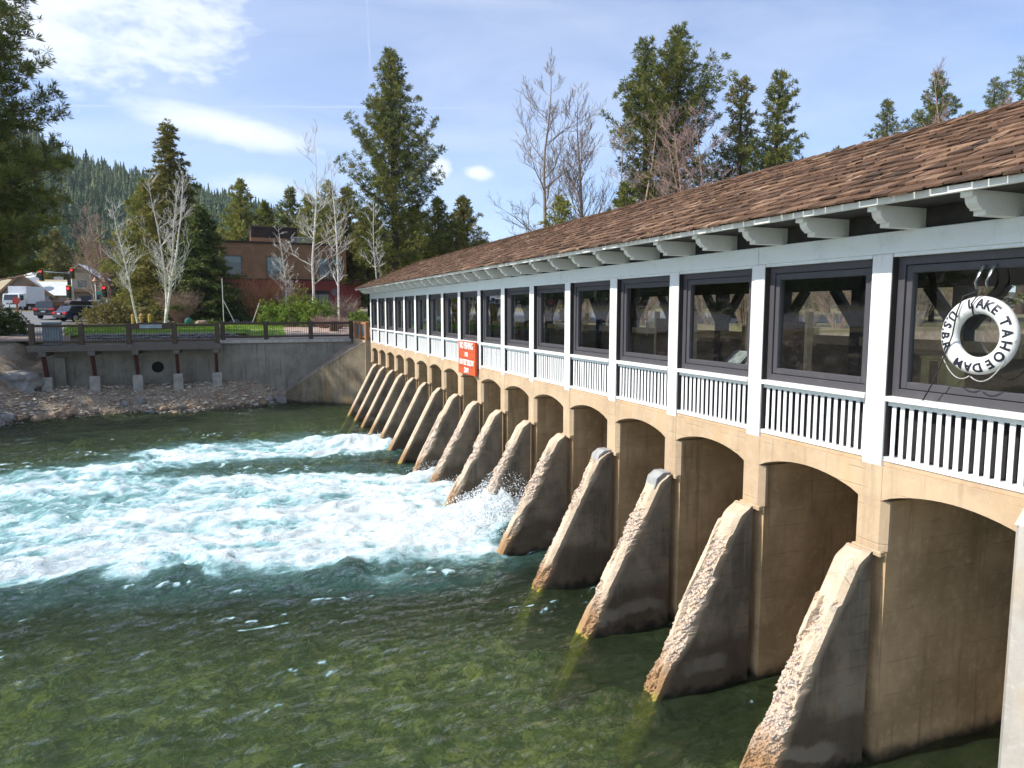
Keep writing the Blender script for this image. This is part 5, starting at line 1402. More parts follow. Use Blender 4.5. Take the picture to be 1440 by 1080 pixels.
OXRED = simple('oxblood_render', (.26, .05, .04), (.21, .042, .034), 1, .85, .004)
ORNG = m_siding('orange_lap_siding', (.48, .24, .12), (.4, .2, .1), .17)
DBR = m_siding('dark_brown_cladding', (.07, .045, .035), (.055, .035, .03), .3)
TRIM = simple('dark_brown_trim', (.05, .032, .025), (.04, .027, .02), 2)
WFR = simple('tan_window_trim', (.2, .16, .12), (.15, .12, .09), 3)
s = 80/990.
rb = frame('red_building', 'two storey building, brown boards above oxblood red walls, behind the birches', 'building', 394, 80, 4.35, rz=YAW+.02)
X0, X1 = (286-394)*s, (506-394)*s
B('lower_wall', OXRED, rb, (X0, X1, 0, 12, 0, 4.02))
B('upper_wall', BROWNS, rb, (X0+.05, X1-1.5, .05, 12, 4.16, 8.05))
B('belt_trim', TRIM, rb, (X0-.03, X1+.05, -.06, 12.05, 4.02, 4.16))
B('roof', TRIM, rb, (X0-.1, X1-1.4, -.12, 12.1, 8.05, 8.25))
pb = B('penthouse', DBR, rb, ((361-394)*s, (424-394)*s, 3, 8, 8.25, 10.2))
B('penthouse_base', ORNG, pb, ((360-394)*s, (409-394)*s, 2.9, 3.6, 8.25, 8.95))
B('penthouse_cap', WFR, pb, ((360-394)*s, (425-394)*s, 2.9, 8.1, 10.2, 10.28))
WRAIL = simple('white_metal_railing', (.7, .7, .72), (.6, .6, .6), 4, .4)
m = MB(); m.box((415-394)*s, (441-394)*s, 2.6, 2.64, 9.1, 9.15)
for i in range(16): m.box((415-394)*s+i*.14, (415-394)*s+i*.14+.04, 2.6, 2.64, 8.25, 9.1)
m.build('balcony_railing', WRAIL, rb, world=False)
for a, b_ in ((415, 417.5), (421, 423)): B('balcony_post', WRAIL, rb, ((a-394)*s, (b_-394)*s, 3.3, 3.5, 8.25, 10.1))
BLIND = simple('pale_green_blind', (.3, .36, .33), (.22, .28, .26), 1, .5)
for a, b_, pale in ((321, 345, 0), (379, 400, 1), (449, 462, 0), (468, 480, 0)):
    w = B('window', WFR, rb, ((a-394)*s-.12, (b_-394)*s+.12, -.06, .04, 4.25, 6.65), bevel=.01)
    B('pane', DGLASS, w, ((a-394)*s, (b_-394)*s, -.075, -.062, 4.37, 6.53))
    B('blind', BLIND, w, ((a-394)*s+.03, (b_-394)*s-.03, -.09, -.077, 5.9 if not pale else 5.0, 6.5))
for a, b_, h in ((322, 353, 3.0), (388, 411, 2.9), (431, 462, 2.9)):
    w = B('shop_window', TRIM, rb, ((a-394)*s, (b_-394)*s, -.05, -.003, .1, h))
    c = (a+b_)/2
    for p, q in ((a+1, c-.6), (c+.6, b_-1)): B('pane', DGLASS, w, ((p-394)*s, (q-394)*s, -.07, -.052, .3, h-.45))
bl = B('poster', simple('blue_poster', (.04, .12, .32), (.1, .2, .35), 2, .5), rb, ((329-394)*s, (337-394)*s, -.10, -.08, .35, 1.5))
SIGNW = simple('cream_sign_lettering', (.75, .68, .55), (.7, .6, .5), 3, emit=None)
B('shop_sign', TRIM, rb, ((329-394)*s, (347-394)*s, -.12, -.08, 2.35, 2.8))
for a in (417, 470):
    m = MB(); m.tube([((a-394)*s, -.003, 2.7), ((a-394)*s, -.05, 2.7)], .42, 12); m.build('wall_medallion', simple('grey_medallion', (.2, .17, .17), (.14, .12, .12), 5), rb, world=False)

s = 115/990.
METAL = m_siding('pale_standing_seam_roof', (.62, .64, .64), (.55, .57, .57), 40.)
TANR = simple('tan_roof', (.46, .38, .24), (.4, .32, .2), 1)
CREAM = simple('cream_wall', (.42, .38, .29), (.36, .32, .24), 1)
TAUPE = simple('taupe_wall', (.27, .22, .17), (.22, .18, .14), 1)
TIMB = m_wood('honey_timber', (.32, .2, .11), (.24, .14, .08))
STN = m_conc('grey_stone_pillar', (.26, .26, .27), (.17, .17, .18), (.36, .36, .37), .2, None, board=False, low_algae=False)
vc = frame('gabled_building', 'tan building with timber gable, orange sign and pale metal roof across the road', 'building', 75, 115, 4.75, rz=YAW*.85)
def q(px): return (px-75)*s
def hz(y): return 5+(436-y)*s-4.75
B('main_wall', TAUPE, vc, (q(-28), q(98), .6, 14, 0, hz(416)))
MB().prism([(q(12), hz(416)), (q(38), hz(389)), (q(75), hz(416))], 'y', 0, 8).build('gable', TAUPE, vc, world=False)
B('gable_wall', TAUPE, vc, (q(14), q(73), .02, .6, 0, hz(416)))
for a, b_ in (((8, 417.5), (38, 387.5)), ((38, 387.5), (78, 418))):
    mb = MB(); mb.bar((q(a[0]), -.35, hz(a[1])), (q(b_[0]), -.35, hz(b_[1])), .18, .38); mb.build('barge_board', TIMB, vc, world=False)
mb = MB(); v = [(q(38), -.3, hz(387.2)), (q(79), -.3, hz(418)), (q(79), 8, hz(418)), (q(38), 8, hz(387.2))]; quad(*v, .1, mb)
v = [(q(38), -.3, hz(387.2)), (q(6), -.3, hz(418)), (q(6), 8, hz(418)), (q(38), 8, hz(387.2))]; quad(*v, .1, mb); mb.build('gable_roof', METAL, vc, world=False)
mb = MB(); quad((q(46), 4.2, hz(393)), (q(99), 4.2, hz(393)), (q(99), -.3, hz(415.5)), (q(72), -.3, hz(415.5)), .12, mb); mb.build('roof', METAL, vc, world=False)
mb = MB(); quad((q(46), 4.19, hz(393)), (q(99), 4.19, hz(393)), (q(99), 3.0, hz(401)), (q(56), 3.0, hz(401)), .12, mb)
quad((q(-28), 4.2, hz(393)), (q(34), 4.2, hz(393)), (q(20), 1, hz(412)), (q(-28), 1, hz(412)), .1, mb)
for o_ in [mb]: pass
mb.v = [(a, b_-.03, c+.06) for a, b_, c in mb.v]; mb.build('upper_roof', TANR, vc, world=False)
B('cross_beam', TIMB, vc, (q(46), q(66), -.12, 0, hz(414), hz(411)), (q(30), q(52), -.12, 0, hz(402.5), hz(400.5)))
B('sign_recess', DARKW, vc, (q(28), q(56), -.06, .0, hz(411), hz(401.5)))
sgm = MB(); sgm.prism([(q(31), hz(407)), (q(33), hz(403)), (q(39), hz(404)), (q(45), hz(402.6)), (q(51), hz(403.4)), (q(53.5), hz(405.5)), (q(50), hz(408)), (q(38), hz(407.6))], 'y', -.16, -.065)
sgm.build('sign_board', simple('orange_red_sign', (.55, .17, .08), (.45, .13, .06), 2), vc, world=False)
B('window', DGLASS, vc, (q(47), q(61.5), -.02, .019, hz(430), hz(416)), (q(80), q(96), .56, .598, hz(431), hz(417)))
B('notice', simple('yellow_notice', (.45, .42, .08), (.4, .35, .08), 2), vc, (q(57), q(61), -.04, -.021, hz(423), hz(417)))
B('stone_pillar', STN, vc, (q(62.5), q(71.5), -.3, .4, 0, hz(415.8)))
B('poster', simple('pink_poster', (.5, .38, .35), (.4, .3, .28), 3), vc, (q(80), q(87), .54, .559, hz(421), hz(416.5)))
tw = B('tower', CREAM, vc, (q(103), q(131), -1.0, 6, hz(407), hz(384)))
MB().prism([(q(103), hz(384)), (q(113), hz(374)), (q(131), hz(388)), (q(131), hz(384)-.001)], 'y', -.99, 6).build('tower_gable', TAUPE, tw, world=False)
B('tower_window', DGLASS, tw, (q(109), q(120), -1.04, -1.001, hz(404), hz(394.5)))
for px_ in (99, 132): B('tower_post', TRIM, vc, (q(px_)-.25, q(px_)+.25, -1.2, -.8, 0, hz(386)))
mb = MB(); quad((q(113), -1.7, hz(372)), (q(140), -1.7, hz(392)), (q(140), 6, hz(392)), (q(113), 6, hz(372)), .12, mb)
quad((q(113), -1.7, hz(372)), (q(98), -1.7, hz(385)), (q(98), 6, hz(385)), (q(113), 6, hz(372)), .12, mb); mb.build('tower_roof', METAL, vc, world=False)
B('canopy', TIMB, vc, (q(98), q(140), -1.8, 1, hz(410.5), hz(407)))
B('lower_wall', TAUPE, vc, (q(98), q(137), -.6, 6, 0, hz(410.5)))
B('entrance', DGLASS, vc, (q(109), q(125), -.66, -.601, hz(432), hz(416)))
B('stone_pillar', STN, vc, (q(125), q(134), -.9, -.4, 0, hz(415)))
B('notice', simple('white_notice', (.6, .6, .6)), vc, (q(106.5), q(111), -.72, -.68, hz(430), hz(419)))
m = MB(); m.tube([(q(46), 2, hz(391)), (q(46), 1.7, hz(387))], [.05, .9], 14); m.build('satellite_dish', simple('white_dish', (.75, .74, .7)), vc, world=False)
B('roof_unit', simple('pale_roof_unit', (.55, .54, .5)), vc, (q(68), q(77), 4.5, 6, hz(393), hz(388)), (q(85), q(89), 4.5, 5.4, hz(393), hz(389.5)))
s = 128/990.
lb_ = frame('shop_building', 'blue grey low building cut by the left edge of the photo, behind the truck', 'building', -14, 118, 4.75)
s = 118/990.
B('wall', TAUPE, lb_, (-3, 2.6, 0, 6, 0, 2.8))
mb = MB(); quad((-3.4, -.5, 2.7), (3.0, -.5, 2.7), (3.0, 4, 4.6), (-3.4, 4, 4.6), .1, mb); mb.build('roof', METAL, lb_, world=False)
B('window', simple('teal_shop_window', (.03, .1, .12), (.02, .06, .08), 1, .2), lb_, (-.6, 2.0, -.04, -.002, .4, 2.0))

# ---------------------------------------------------------------- vehicles
TYRE = simple('black_tyre', (.015, .015, .016)); RIM = simple('silver_rim', (.5, .5, .52), (.4, .4, .42), 5, .3, .0, metal=.6)
TAILR = simple('red_tail_light', (.5, .01, .015), (.45, .01, .02), 1, .2, emit=(1, .05, .08), es=.08); PLATE = simple('white_plate', (.6, .6, .58))
HEADL = simple('clear_head_light', (.8, .78, .7), (.75, .7, .6), 1, .1)
PLASTIC = simple('black_bumper', (.03, .03, .032), (.025, .025, .027), 3, .6)
CARGLASS = simple('tinted_car_glass', (.02, .028, .035), (.03, .035, .04), 1, .06, 0, 1, spec=.9)
def wheel(t, x, y, r, w=.22):
    sy = 1 if y > 0 else -1
    m = MB(); m.tube([(x, y-sy*w, r), (x, y-sy*.03, r), (x, y, r)], [r, r, r*.88], 18); wh = m.build('wheel', TYRE, t, world=False, smooth=False)
    m = MB(); m.tube([(x, y, r), (x, y+sy*.012, r)], [r*.62, r*.55], 14); m.build('rim', RIM, wh, world=False)
def car(name, label, px, d, rz, paint, L=4.8, Wd=1.9, Ht=1.75, kind='suv', box=False, xy=None, rgh=.25, group=None, cat='car'):
    x, y = xy if xy else at(px, d)
    t = thing(name, label, cat, (x, y, gzf(x, y)+.035), rz, group)
    h = L/2; w = Wd/2; zb, zs = .34, Ht*.60
    # side profile of the lower body with wheel arches
    pr = []
    def arch(cx, r=.40):
        return [(cx+r*math.cos(a), .34+max(0, r*math.sin(a))-.0) for a in [PI*(1-i/8) for i in range(9)]]
    xr, xf_ = -h+.95, h-.92
    pr = [(-h+.04, zb+.1)]+[(-h+.12, zb)]+arch(xr)+arch(xf_)+[(h-.1, zb), (h, zb+.2), (h-.03, .78), (h-.25, .92), (h-1.25, zs+.02), (-h+.1, zs+.05), (-h, zs-.15)]
    mb = MB(); mb.prism(pr, 'y', -w, w); PT = simple(paint[0], paint[1], tuple(q_*.9 for q_ in paint[1]), 2, rgh, 0, 1, spec=.7)
    mb.build('body', PT, t, world=False, bevel=.03)
    if kind == 'suv': cab = [(-h+.12, zs), (-h+.32, Ht-.05), (h-2.05, Ht-.03), (h-1.25, zs)]
    else: cab = [(-h+.25, zs), (-h+.75, Ht-.05), (h-2.2, Ht-.03), (h-1.3, zs)]
    mb = MB(); n = len(cab); ins = .12
    v = [(a, sgn*(w-.04-(ins if b_ > zs+.1 else 0)), b_) for sgn in (-1, 1) for a, b_ in cab]
    mb.add(v, [tuple(range(n)), tuple(range(n, 2*n))[::-1]]+[(i, (i+1) % n, n+(i+1) % n, n+i) for i in range(n)])
    mb.build('cabin', PT, t, world=False, bevel=.03)
    for sgn in (-1, 1):                            # side glass
        def sd(a, b_): return (a, sgn*(w-.04-ins*(b_-zs)/(Ht-.05-zs)+.006), b_)
        x0, x3 = cab[0][0]+.22, cab[3][0]-.25
        xs_ = [x0, x0+(x3-x0)*.32, x0+(x3-x0)*.66, x3]
        for i in range(3):
            a, b_ = xs_[i]+.04, xs_[i+1]-.04
            zt_ = Ht-.15; top0 = a+(.14 if i == 0 else 0); top1 = b_-(.42 if i == 2 else 0)
            mb = MB(); p4 = [sd(a, zs+.07), sd(b_, zs+.07), sd(top1, zt_), sd(top0, zt_)]
            mb.add(p4+[(a_, b2-sgn*.02, c_) for a_, b2, c_ in p4], [(0, 1, 2, 3), (7, 6, 5, 4), (0, 4, 5, 1), (1, 5, 6, 2), (2, 6, 7, 3), (3, 7, 4, 0)]); mb.build('side_window', CARGLASS, t, world=False)
        B('tail_light', TAILR, t, (-h-.02, -h+.16, sgn*(w-.32)-.12 if sgn > 0 else -w-.006, w+.006 if sgn > 0 else -(w-.32)+.12, zs-.2, zs-.02), bevel=.01)
        B('head_light', HEADL, t, (h-.22, h-.03, sgn*(w-.28)-.14, sgn*(w-.28)+.14, .70, .82), bevel=.01)
        B('mirror', PT, t, (h-1.75, h-1.6, sgn*(w+.12)-.09, sgn*(w+.12)+.09, zs+.05, zs+.2), bevel=.02)
        for cx in (xr, xf_): wheel(t, cx, sgn*(w+.005), .355)
    a, b_ = Vector((cab[0][0], 0, cab[0][1])), Vector((cab[1][0], 0, cab[1][1]))
    p, q_ = a.lerp(b_, .14), a.lerp(b_, .86); dx_ = .012
    mb = MB(); mb.add([(p.x-dx_, -w+.2, p.z), (p.x-dx_, w-.2, p.z), (q_.x-dx_, w-.28, q_.z), (q_.x-dx_, -w+.28, q_.z), (p.x+.03, -w+.2, p.z), (p.x+.03, w-.2, p.z), (q_.x+.03, w-.28, q_.z), (q_.x+.03, -w+.28, q_.z)],
                      [(0, 1, 2, 3), (7, 6, 5, 4), (0, 4, 5, 1), (1, 5, 6, 2), (2, 6, 7, 3), (3, 7, 4, 0)]); mb.build('rear_window', CARGLASS, t, world=False)
    a, b_ = Vector((cab[3][0], 0, cab[3][1])), Vector((cab[2][0], 0, cab[2][1])); p, q_ = a.lerp(b_, .1), a.lerp(b_, .9)
    mb = MB(); mb.add([(p.x+dx_, -w+.2, p.z), (p.x+dx_, w-.2, p.z), (q_.x+dx_, w-.26, q_.z), (q_.x+dx_, -w+.26, q_.z), (p.x-.03, -w+.2, p.z), (p.x-.03, w-.2, p.z), (q_.x-.03, w-.26, q_.z), (q_.x-.03, -w+.26, q_.z)],
                      [(3, 2, 1, 0), (4, 5, 6, 7), (0, 1, 5, 4), (1, 2, 6, 5), (2, 3, 7, 6), (3, 0, 4, 7)]); mb.build('windscreen', CARGLASS, t, world=False)
    B('rear_bumper', PLASTIC, t, (-h-.05, -h+.12, -w+.06, w-.06, .36, .60), bevel=.03)
    B('number_plate', PLATE, t, (-h-.062, -h-.051, -.2, .2, .66, .78)); B('plate_recess', PLASTIC, t, (-h-.05, -h+.02, -.35, .35, .62, .83))
    for sgn in (-1, 1): B('roof_rail', RIM, t, (-h+.6, h-2.3, sgn*(w-.3)-.02, sgn*(w-.3)+.02, Ht-.02, Ht+.04))
    if box:
        bx_ = thing('roof_box', 'long black roof box carried on top of the dark blue car', 'roof box', (x, y, gzf(x, y)+.035+Ht+.06), rz)
        mb = MB(); mb.prism([(-1.5, .02), (-1.3, 0), (1.2, 0), (1.45, .1), (1.3, .27), (.6, .36), (-1.2, .38), (-1.5, .28)], 'y', -.42, .42); mb.build('shell', PLASTIC, bx_, world=False, bevel=.05)
        B('base_strip', RIM, bx_, (-1.3, 1.2, -.3, .3, -.05, .0))
    return t
car('parked_suv', 'black sport utility car seen from behind at the road junction', 81, 71, math.radians(72), ('black_car_paint', (.02, .022, .025)), 4.8, 1.95, 1.75)
car('estate_car', 'dark blue estate car with a roof box half hidden by the olive shrub', 116, 68, math.radians(46), ('navy_car_paint', (.015, .025, .06)), 4.7, 1.85, 1.50, 'estate', box=True)
car('hatchback', 'dark red car behind the white truck', 56, 107, math.radians(193), ('dark_red_car_paint', (.2, .015, .02)), 4.4, 1.8, 1.5, 'estate')
car('hatchback', 'silver blue car partly hidden behind the lamp post', 127, 96, math.radians(190), ('silver_blue_car_paint', (.4, .44, .5)), 4.4, 1.8, 1.45, 'estate')
for i, (px, d, nm, col_, lab) in enumerate([(200, 92, 'silver_paint', (.55, .56, .58), 'silver car glimpsed below the fir, behind the yellow posts'), (219, 96, 'white_car_paint', (.7, .7, .7), 'white car glimpsed below the fir, right of the silver one'),
                                      (98, 106, 'bright_red_paint', (.4, .02, .02), 'red car just left of the traffic signal pole')]):
    car('parked_car', lab, px, d, -YAW+math.radians(185-6*i), (nm, col_), 4.4, 1.8, 1.5, 'estate')
# white box truck
tx, ty = at(31, 98); tk = thing('box_truck', 'white box truck facing the junction at the far left', 'truck', (tx, ty, gzf(tx, ty)+.035), math.radians(-102))
TW = simple('white_truck_paint', (.72, .74, .76), (.66, .68, .7), 2, .4, 0)
B('cargo_box', TW, tk, (-4.2, .9, -1.15, 1.15, .95, 3.35), bevel=.02)
MB().prism([(.98, .55), (2.75, .55), (2.8, 1.35), (2.55, 2.25), (1.1, 2.35), (.98, 2.3)], 'y', -1.02, 1.02).build('cab', TW, tk, world=False, bevel=.03)
mb = MB(); mb.add([(2.80, -.88, 1.42), (2.80, .88, 1.42), (2.585, .82, 2.16), (2.585, -.82, 2.16), (2.74, -.88, 1.42), (2.74, .88, 1.42), (2.5, .82, 2.16), (2.5, -.82, 2.16)],
                  [(3, 2, 1, 0), (4, 5, 6, 7), (0, 1, 5, 4), (1, 2, 6, 5), (2, 3, 7, 6), (3, 0, 4, 7)]); mb.build('windscreen', CARGLASS, tk, world=False)
for sg_ in (-1, 1):
    B('side_window', CARGLASS, tk, (1.5, 2.45, sg_*1.021-.006, sg_*1.021+.006, 1.45, 2.1)); B('head_light', HEADL, tk, (2.76, 2.83, sg_*.78-.16, sg_*.78+.16, .85, 1.02))
    B('mirror', PLASTIC, tk, (2.45, 2.52, sg_*1.2-.1, sg_*1.2+.1, 1.35, 1.8))
    for cx in (-2.9, 1.9): wheel(tk, cx, sg_*1.0, .42, .28)
B('bumper', TW, tk, (2.7, 2.9, -1.0, 1.0, .42, .7), bevel=.02); B('grille', PLASTIC, tk, (2.79, 2.815, -.5, .5, .86, 1.02)); B('chassis', PLASTIC, tk, (-4.1, 2.6, -.5, .5, .6, .93))

# ---------------------------------------------------------------- signals, lamp, signs
GALV = simple('galvanised_pole', (.42, .46, .48), (.34, .37, .39), 6, .45, .002)
YELB = simple('yellow_backplate', (.42, .30, .02), (.38, .26, .02), 4, .5); BLK = simple('black_signal_housing', (.012, .012, .012))
REDL = simple('lit_red_signal', (.9, .03, .03), (.9, .03, .03), 1, .4, 0, emit=(1, .03, .03), es=1.1)
AMB = simple('unlit_amber_lens', (.08, .05, .01)); GRN = simple('unlit_green_lens', (.01, .05, .03))
def signal_head(t, x, z, y=-.2, sc=1.0):
    hd = B('signal_head', BLK, t, (x-.17*sc, x+.17*sc, y, y+.2, z-.52*sc, z+.52*sc), bevel=.01)
    mb = MB(); a = .24*sc; b_ = .62*sc
    mb.box(x-a, x+a, y+.201, y+.22, z-b_, z+b_); mb.build('backplate', YELB, hd, world=False)
    for k, mm in enumerate((REDL, AMB, GRN)):
        zz_ = z+(.34-.34*k)*sc; m_ = MB(); m_.tube([(x, y-.012, zz_), (x, y-.001, zz_)], .135*sc, 12); m_.build('lens', mm, hd, world=False)
        m_ = MB(); m_.tube([(x, y-.16, zz_+.1*sc), (x, y-.002, zz_+.1*sc)], .05*sc, 8); m_.build('visor', BLK, hd, world=False)
def pxz(t, px, y, d): return (px), 5+(436-y)*d/990.-t.location.z
d = 82
ts = frame('traffic_signal', 'tall grey signal pole with red lights beside the dark parked cars', 'traffic light', 104.5, d)
S_ = d/990.
zt_ = 5+(436-384)*S_-ts.location.z
m = MB(); m.tube([(0, 0, 0), (-.06, 0, zt_)], [.13, .09], 12); m.build('pole', GALV, ts, world=False, smooth=True)
m = MB(); m.tube([(0, 0, zt_-.1), (-3.3, 0, zt_+.12), (-4.2, 0, zt_+.0)], .045, 8); m.build('mast_arm', GALV, ts, world=False, smooth=True)
signal_head(ts, (62-104.5)*S_, 5+(436-387)*S_-ts.location.z, -.2, 1.2); signal_head(ts, .12, 5+(436-385)*S_-ts.location.z, -.3, 1.1)
signal_head(ts, (100-104.5)*S_, 5+(436-411)*S_-ts.location.z, -.35, 1.3)
d = 78; S_ = d/990.
t2 = frame('traffic_signal', 'shorter signal post with a red light and green street sign right of the lamp', 'traffic light', 152, d)
zt_ = 5+(436-402)*S_-t2.location.z
m = MB(); m.tube([(0, 0, 0), (0, 0, zt_)], [.12, .10], 12); m.build('pole', GALV, t2, world=False, smooth=True)
signal_head(t2, -.15, 5+(436-410)*S_-t2.location.z, -.32, 1.2)
B('pedestrian_signal', YELB, t2, (-.42, -.2, -.1, .1, zt_-1.3, zt_-.2), bevel=.01)
B('street_sign', simple('green_street_sign', (.01, .16, .10), (.01, .14, .09), 2, .5), t2, (-1.25, -.13, -.05, -.02, 5+(436-414.5)*S_-t2.location.z, 5+(436-410)*S_-t2.location.z))
d = 75; S_ = d/990.
lp = frame('street_lamp', 'slim grey street lamp with a copper coloured hood', 'street lamp', 136.5, d)
zt_ = 5+(436-397)*S_-lp.location.z
m = MB(); m.tube([(0, 0, 0), (0, 0, zt_)], [.09, .07], 10); m.build('pole', GALV, lp, world=False, smooth=True)
m = MB(); m.tube([(0, 0, zt_), (0, 0, zt_+.08), (0, 0, zt_+.35), (0, 0, zt_+.5)], [.3, .36, .12, .04], 14); m.build('hood', simple('copper_hood', (.42, .2, .12), (.35, .16, .1), 4, .5), lp, world=False)
m = MB(); m.tube([(0, 0, zt_-.12), (0, 0, zt_-.005)], [.1, .2], 10); m.build('lamp_glass', HEADL, lp, world=False)
d = 82; S_ = d/990.
ma = frame('signal_arm', 'brown signal arm reaching in from the left edge above the gabled roof', 'signal arm', -22, d)
z1, z2 = 5+(436-399)*S_-ma.location.z, 5+(436-387)*S_-ma.location.z
m = MB(); m.tube([(0, 0, 0), (0, 0, z1)], .12, 10); m.build('pole', RAILW, ma, world=False)
m = MB(); m.tube([(0, 0, z1), (2.9, 0, z1+(z2-z1)*.55), (5.9, 0, z2)], [.1, .08, .05], 8); m.build('arm', simple('rust_brown_steel', (.22, .12, .08), (.17, .09, .06), 4), ma, world=False)
# octagonal red sign on a timber post
d = 53; S_ = d/990.
st = frame('stop_sign', 'red octagonal sign on a brown post by the road, partly behind pine boughs', 'road sign', 24.5, d)
zc = 5+(436-423)*S_-st.location.z
B('post', m_wood('russet_post', (.25, .12, .07), (.18, .09, .05)), st, (-.05, .05, -.05, .05, 0, zc+.3))
m = MB(); m.prism([(.30*math.cos(PI/8+k*PI/4), zc+.30*math.sin(PI/8+k*PI/4)) for k in range(8)], 'y', -.09, -.07); m.build('plate', simple('dull_red_sign', (.32, .03, .02), (.26, .03, .02), 3, .6), st, world=False)
for px, d, y0, y1, nm, lab in ((14, 54, 428, 463, 'marker_post', 'thin dark marker post left of the red octagonal sign'), (29.5, 60, 437, 452, 'marker_post', 'short post with white top right of the red octagonal sign')):
    t = frame(nm, lab, 'post', px, d); zt_ = 5+(436-y0)*d/990.-t.location.z
    m = MB(); m.tube([(0, 0, 0), (0, 0, zt_)], .03, 8); m.build('shaft', BLK, t, world=False)
    m = MB(); m.tube([(0, 0, zt_), (0, 0, zt_+.1)], .045, 8); m.build('cap', PLATE, t, world=False)
# blue sign
d = 63; S_ = d/990.
t = frame('blue_sign', 'small blue information sign behind the red leafless shrub', 'sign', 263.5, d); zc = 5+(436-421)*S_-t.location.z
m = MB(); m.tube([(0, 0, 0), (0, 0, zc+.3)], .03, 8); m.build('post', GALV, t, world=False)
B('plate', simple('blue_sign_face', (.01, .10, .40), (.01, .09, .36), 2, .5), t, (-.35, .35, -.06, -.035, zc-.27, zc+.27), bevel=.005)
B('lower_band', simple('pale_blue_band', (.2, .4, .6)), t, (-.33, .33, -.068, -.061, zc-.22, zc-.12))
d = 72; S_ = d/990.
t = frame('post_with_flag_sign', 'slim dark post with a yellow and red banner left of the red building', 'sign', 288.5, d); zt_ = 5+(436-394)*S_-t.location.z
m = MB(); m.tube([(0, 0, 0), (0, 0, zt_)], .035, 8); m.build('post', BLK, t, world=False)
B('yellow_panel', YELB, t, (-.18, -.02, -.05, .0, zt_-.1, zt_+.3)); B('red_panel', simple('salmon_banner', (.6, .16, .12)), t, (-.015, .72, -.05, -.01, zt_-.06, zt_+.12))
m = MB(); m.tube([(0, 0, 0), (0, 0, 1.4)], .09, 8); m.build('sleeve', simple('verdigris_sleeve', (.15, .3, .25)), t, world=False)
t = frame('kiosk', 'small red kiosk under the fir beside the blue sign', 'kiosk', 273, 74)
B('body', simple('brick_red_paint', (.42, .1, .06), (.36, .08, .05), 2), t, (-.45, .45, 0, .9, 0, 1.0)); B('roof', TRIM, t, (-.52, .52, -.07, .97, 1.0, 1.08))
# posts, hydrant, green box, tan rock
YP = simple('yellow_post_paint', (.55, .38, .08), (.46, .3, .06), 6, .6)
for px, lab in ((186, 'left of the two yellow bollards beside the hydrant'), (209.5, 'right of the two yellow bollards beside the hydrant')):
    t = frame('bollard', lab, 'bollard', px, 58, group='yellow bollards by the hydrant')
    m = MB(); m.tube([(0, 0, 0), (0, 0, .82)], .115, 14); m.build('post', YP, t, world=False, smooth=False)
    m = MB(); m.tube([(0, 0, .821), (0, 0, .87), (0, 0, .9)], [.115, .09, .02], 14); m.build('domed_top', YP, t, world=False)
t = frame('fire_hydrant', 'yellow and tan fire hydrant between two yellow bollards', 'fire hydrant', 198, 58.5)
m = MB(); m.tube([(0, 0, 0), (0, 0, .08), (0, 0, .081), (0, 0, .7), (0, 0, .74), (0, 0, .86), (0, 0, .95)], [.2, .2, .13, .13, .17, .13, .03], 14); m.build('barrel', simple('tan_hydrant_paint', (.45, .3, .14), (.4, .25, .1), 5), t, world=False)
m = MB(); m.tube([(-.24, 0, .58), (.24, 0, .58)], .07, 10); m.tube([(0, -.24, .5), (0, 0, .5)], .08, 10); m.build('outlet', YP, t, world=False)
t = frame('utility_dome', 'rounded green utility box on the lawn right of the red shrub', 'utility box', 264.5, 57)
m = MB(); m.tube([(0, 0, 0), (0, 0, .45), (0, 0, .6), (0, 0, .68)], [.32, .3, .2, .05], 14); m.build('shell', simple('green_plastic', (.03, .16, .11), (.025, .13, .09), 3, .4), t, world=False, smooth=True)
m = MB(); m.tube([(0, 0, 0), (0, 0, .05)], .36, 14); m.build('base', simple('dark_base', (.03, .03, .03)), t, world=False)
x, y = at(282, 57); rock('t', 2, x, y, gzf(x, y)+.2, .42, .4, 'rounded tan boulder on the lawn right of the green utility box')
x, y = at(506, 62); rock('t', 1, x, y, gzf(x, y)+.4, .7, .4, 'pale boulder near the red building just left of the gallery end')
# tree stakes
WS = simple('white_stake', (.7, .68, .62), (.6, .57, .5), 6)
for (a, b_, d, tip, lab) in (((314, 421), (331, 455), 58, None, 'white tree stake leaning left, near the red building shop window'), ((367, 421), (353, 455), 58, YP, 'white stake with an orange tip leaning right beside the green shrubs'), ((314, 392), (314, 441), 60, None, 'upright pale pole with a forked top left of the shop window')):
    t = frame('tree_stake', lab, 'stake', b_[0], d); S_ = d/990.
    P = Vector(((a[0]-b_[0])*S_, 0, 5+(436-a[1])*S_-t.location.z))
    m = MB(); m.tube([(0, 0, 0), P*.86], .035, 8); m.build('shaft', WS, t, world=False)
    m = MB(); m.tube([P*.861, P], .036, 8); m.build('tip', tip or WS, t, world=False)
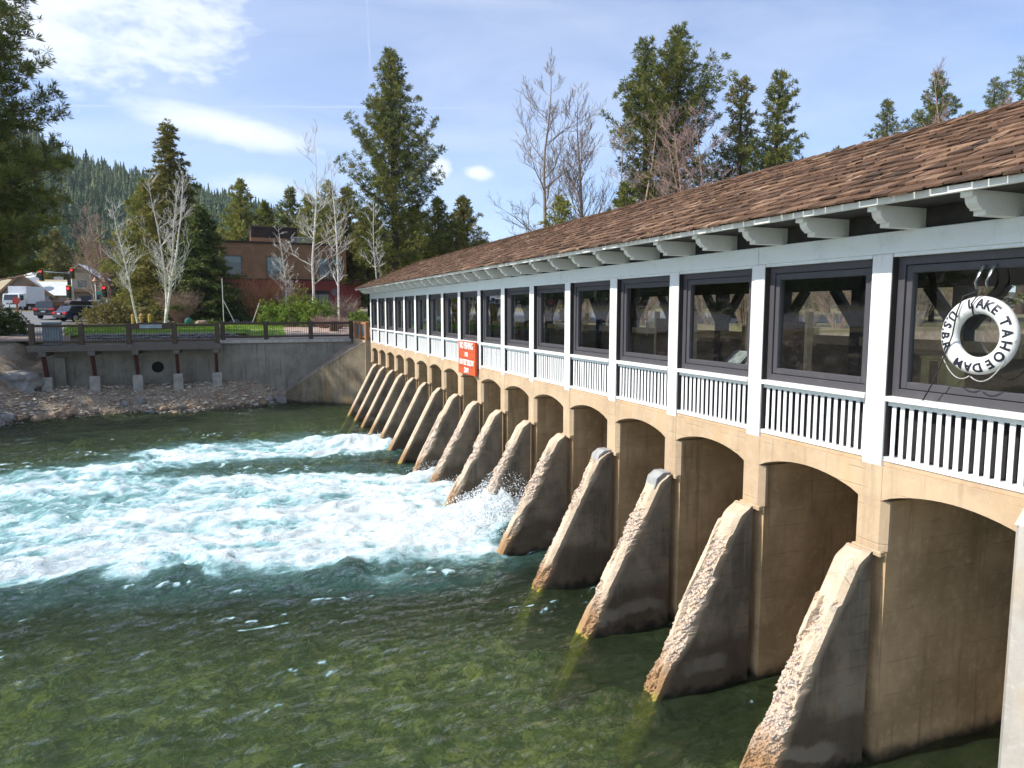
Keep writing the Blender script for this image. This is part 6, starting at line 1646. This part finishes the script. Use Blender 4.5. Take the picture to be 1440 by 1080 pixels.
# slatted bins by the gallery
for px, d, lab in ((469, 46.5, 'slatted timber litter bin seen through the wall railing'), (497, 46, 'second timber bin with a yellow top next to the gallery railing')):
    t = frame('litter_bin', lab, 'litter bin', px, d, 3.33)
    for k in range(14):
        a = 2*PI*k/14; m = MB(); c_, s_ = math.cos(a)*.28, math.sin(a)*.28
        m.bar((c_, s_, 0), (c_, s_, .85), .10, .03); m.build('slat', TIMB, t, world=False)
    m = MB(); m.tube([(0, 0, .02), (0, 0, .8)], .22, 12); m.build('liner', BLK, t, world=False)
    m = MB(); m.tube([(0, 0, .86), (0, 0, .93)], [.3, .26], 14); m.build('lid', YP if 'yellow' in lab else TRIM, t, world=False)
# bench at the left edge
t = frame('bench', 'grey weathered timber bench at the left edge of the photo above the dark shrub', 'bench', 0, 47, 3.4)
for k in range(3): B('seat_board', DECKW, t, (-.9, .45, -.2+.14*k, -.08+.14*k, .42, .46))
for k in range(2): B('back_board', DECKW, t, (-.9, .45, .2, .23, .55+.17*k, .70+.17*k))
for x in (-.8, .38): B('leg', DECKW, t, (x-.04, x+.04, -.18, .2, 0, .42)); B('back_post', DECKW, t, (x-.04, x+.04, .231, .28, 0, .95))
# shade trees standing out of the photo on the left, their shadow falls over the bank
for i, (xx, yy, H_) in enumerate(((-23, 44.5, 17), (-18.5, 37.2, 13), (-34, 37, 18), (-20, 47, 15))):
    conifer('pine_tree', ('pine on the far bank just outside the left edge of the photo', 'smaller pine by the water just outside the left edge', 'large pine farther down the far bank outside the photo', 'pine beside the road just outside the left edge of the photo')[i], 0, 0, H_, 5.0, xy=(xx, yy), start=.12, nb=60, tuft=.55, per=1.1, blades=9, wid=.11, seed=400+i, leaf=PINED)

# ================================================================ the air
hm = bpy.data.materials.new('thin_mountain_haze'); hm.use_nodes = True; ht = hm.node_tree; ht.nodes.clear()
ho = ht.nodes.new('ShaderNodeOutputMaterial'); hv = ht.nodes.new('ShaderNodeVolumePrincipled')
hv.inputs['Color'].default_value = (.80, .88, 1, 1); hv.inputs['Density'].default_value = .00012; hv.inputs['Anisotropy'].default_value = .3
ht.links.new(hv.outputs[0], ho.inputs['Volume'])
hb_ = MB().box(-4700, 4700, -300, 4700, -5, 240).build('haze', hm); tag(hb_, kind='stuff', label='thin blue haze filling the air between the river and the wooded hill', cat='haze')
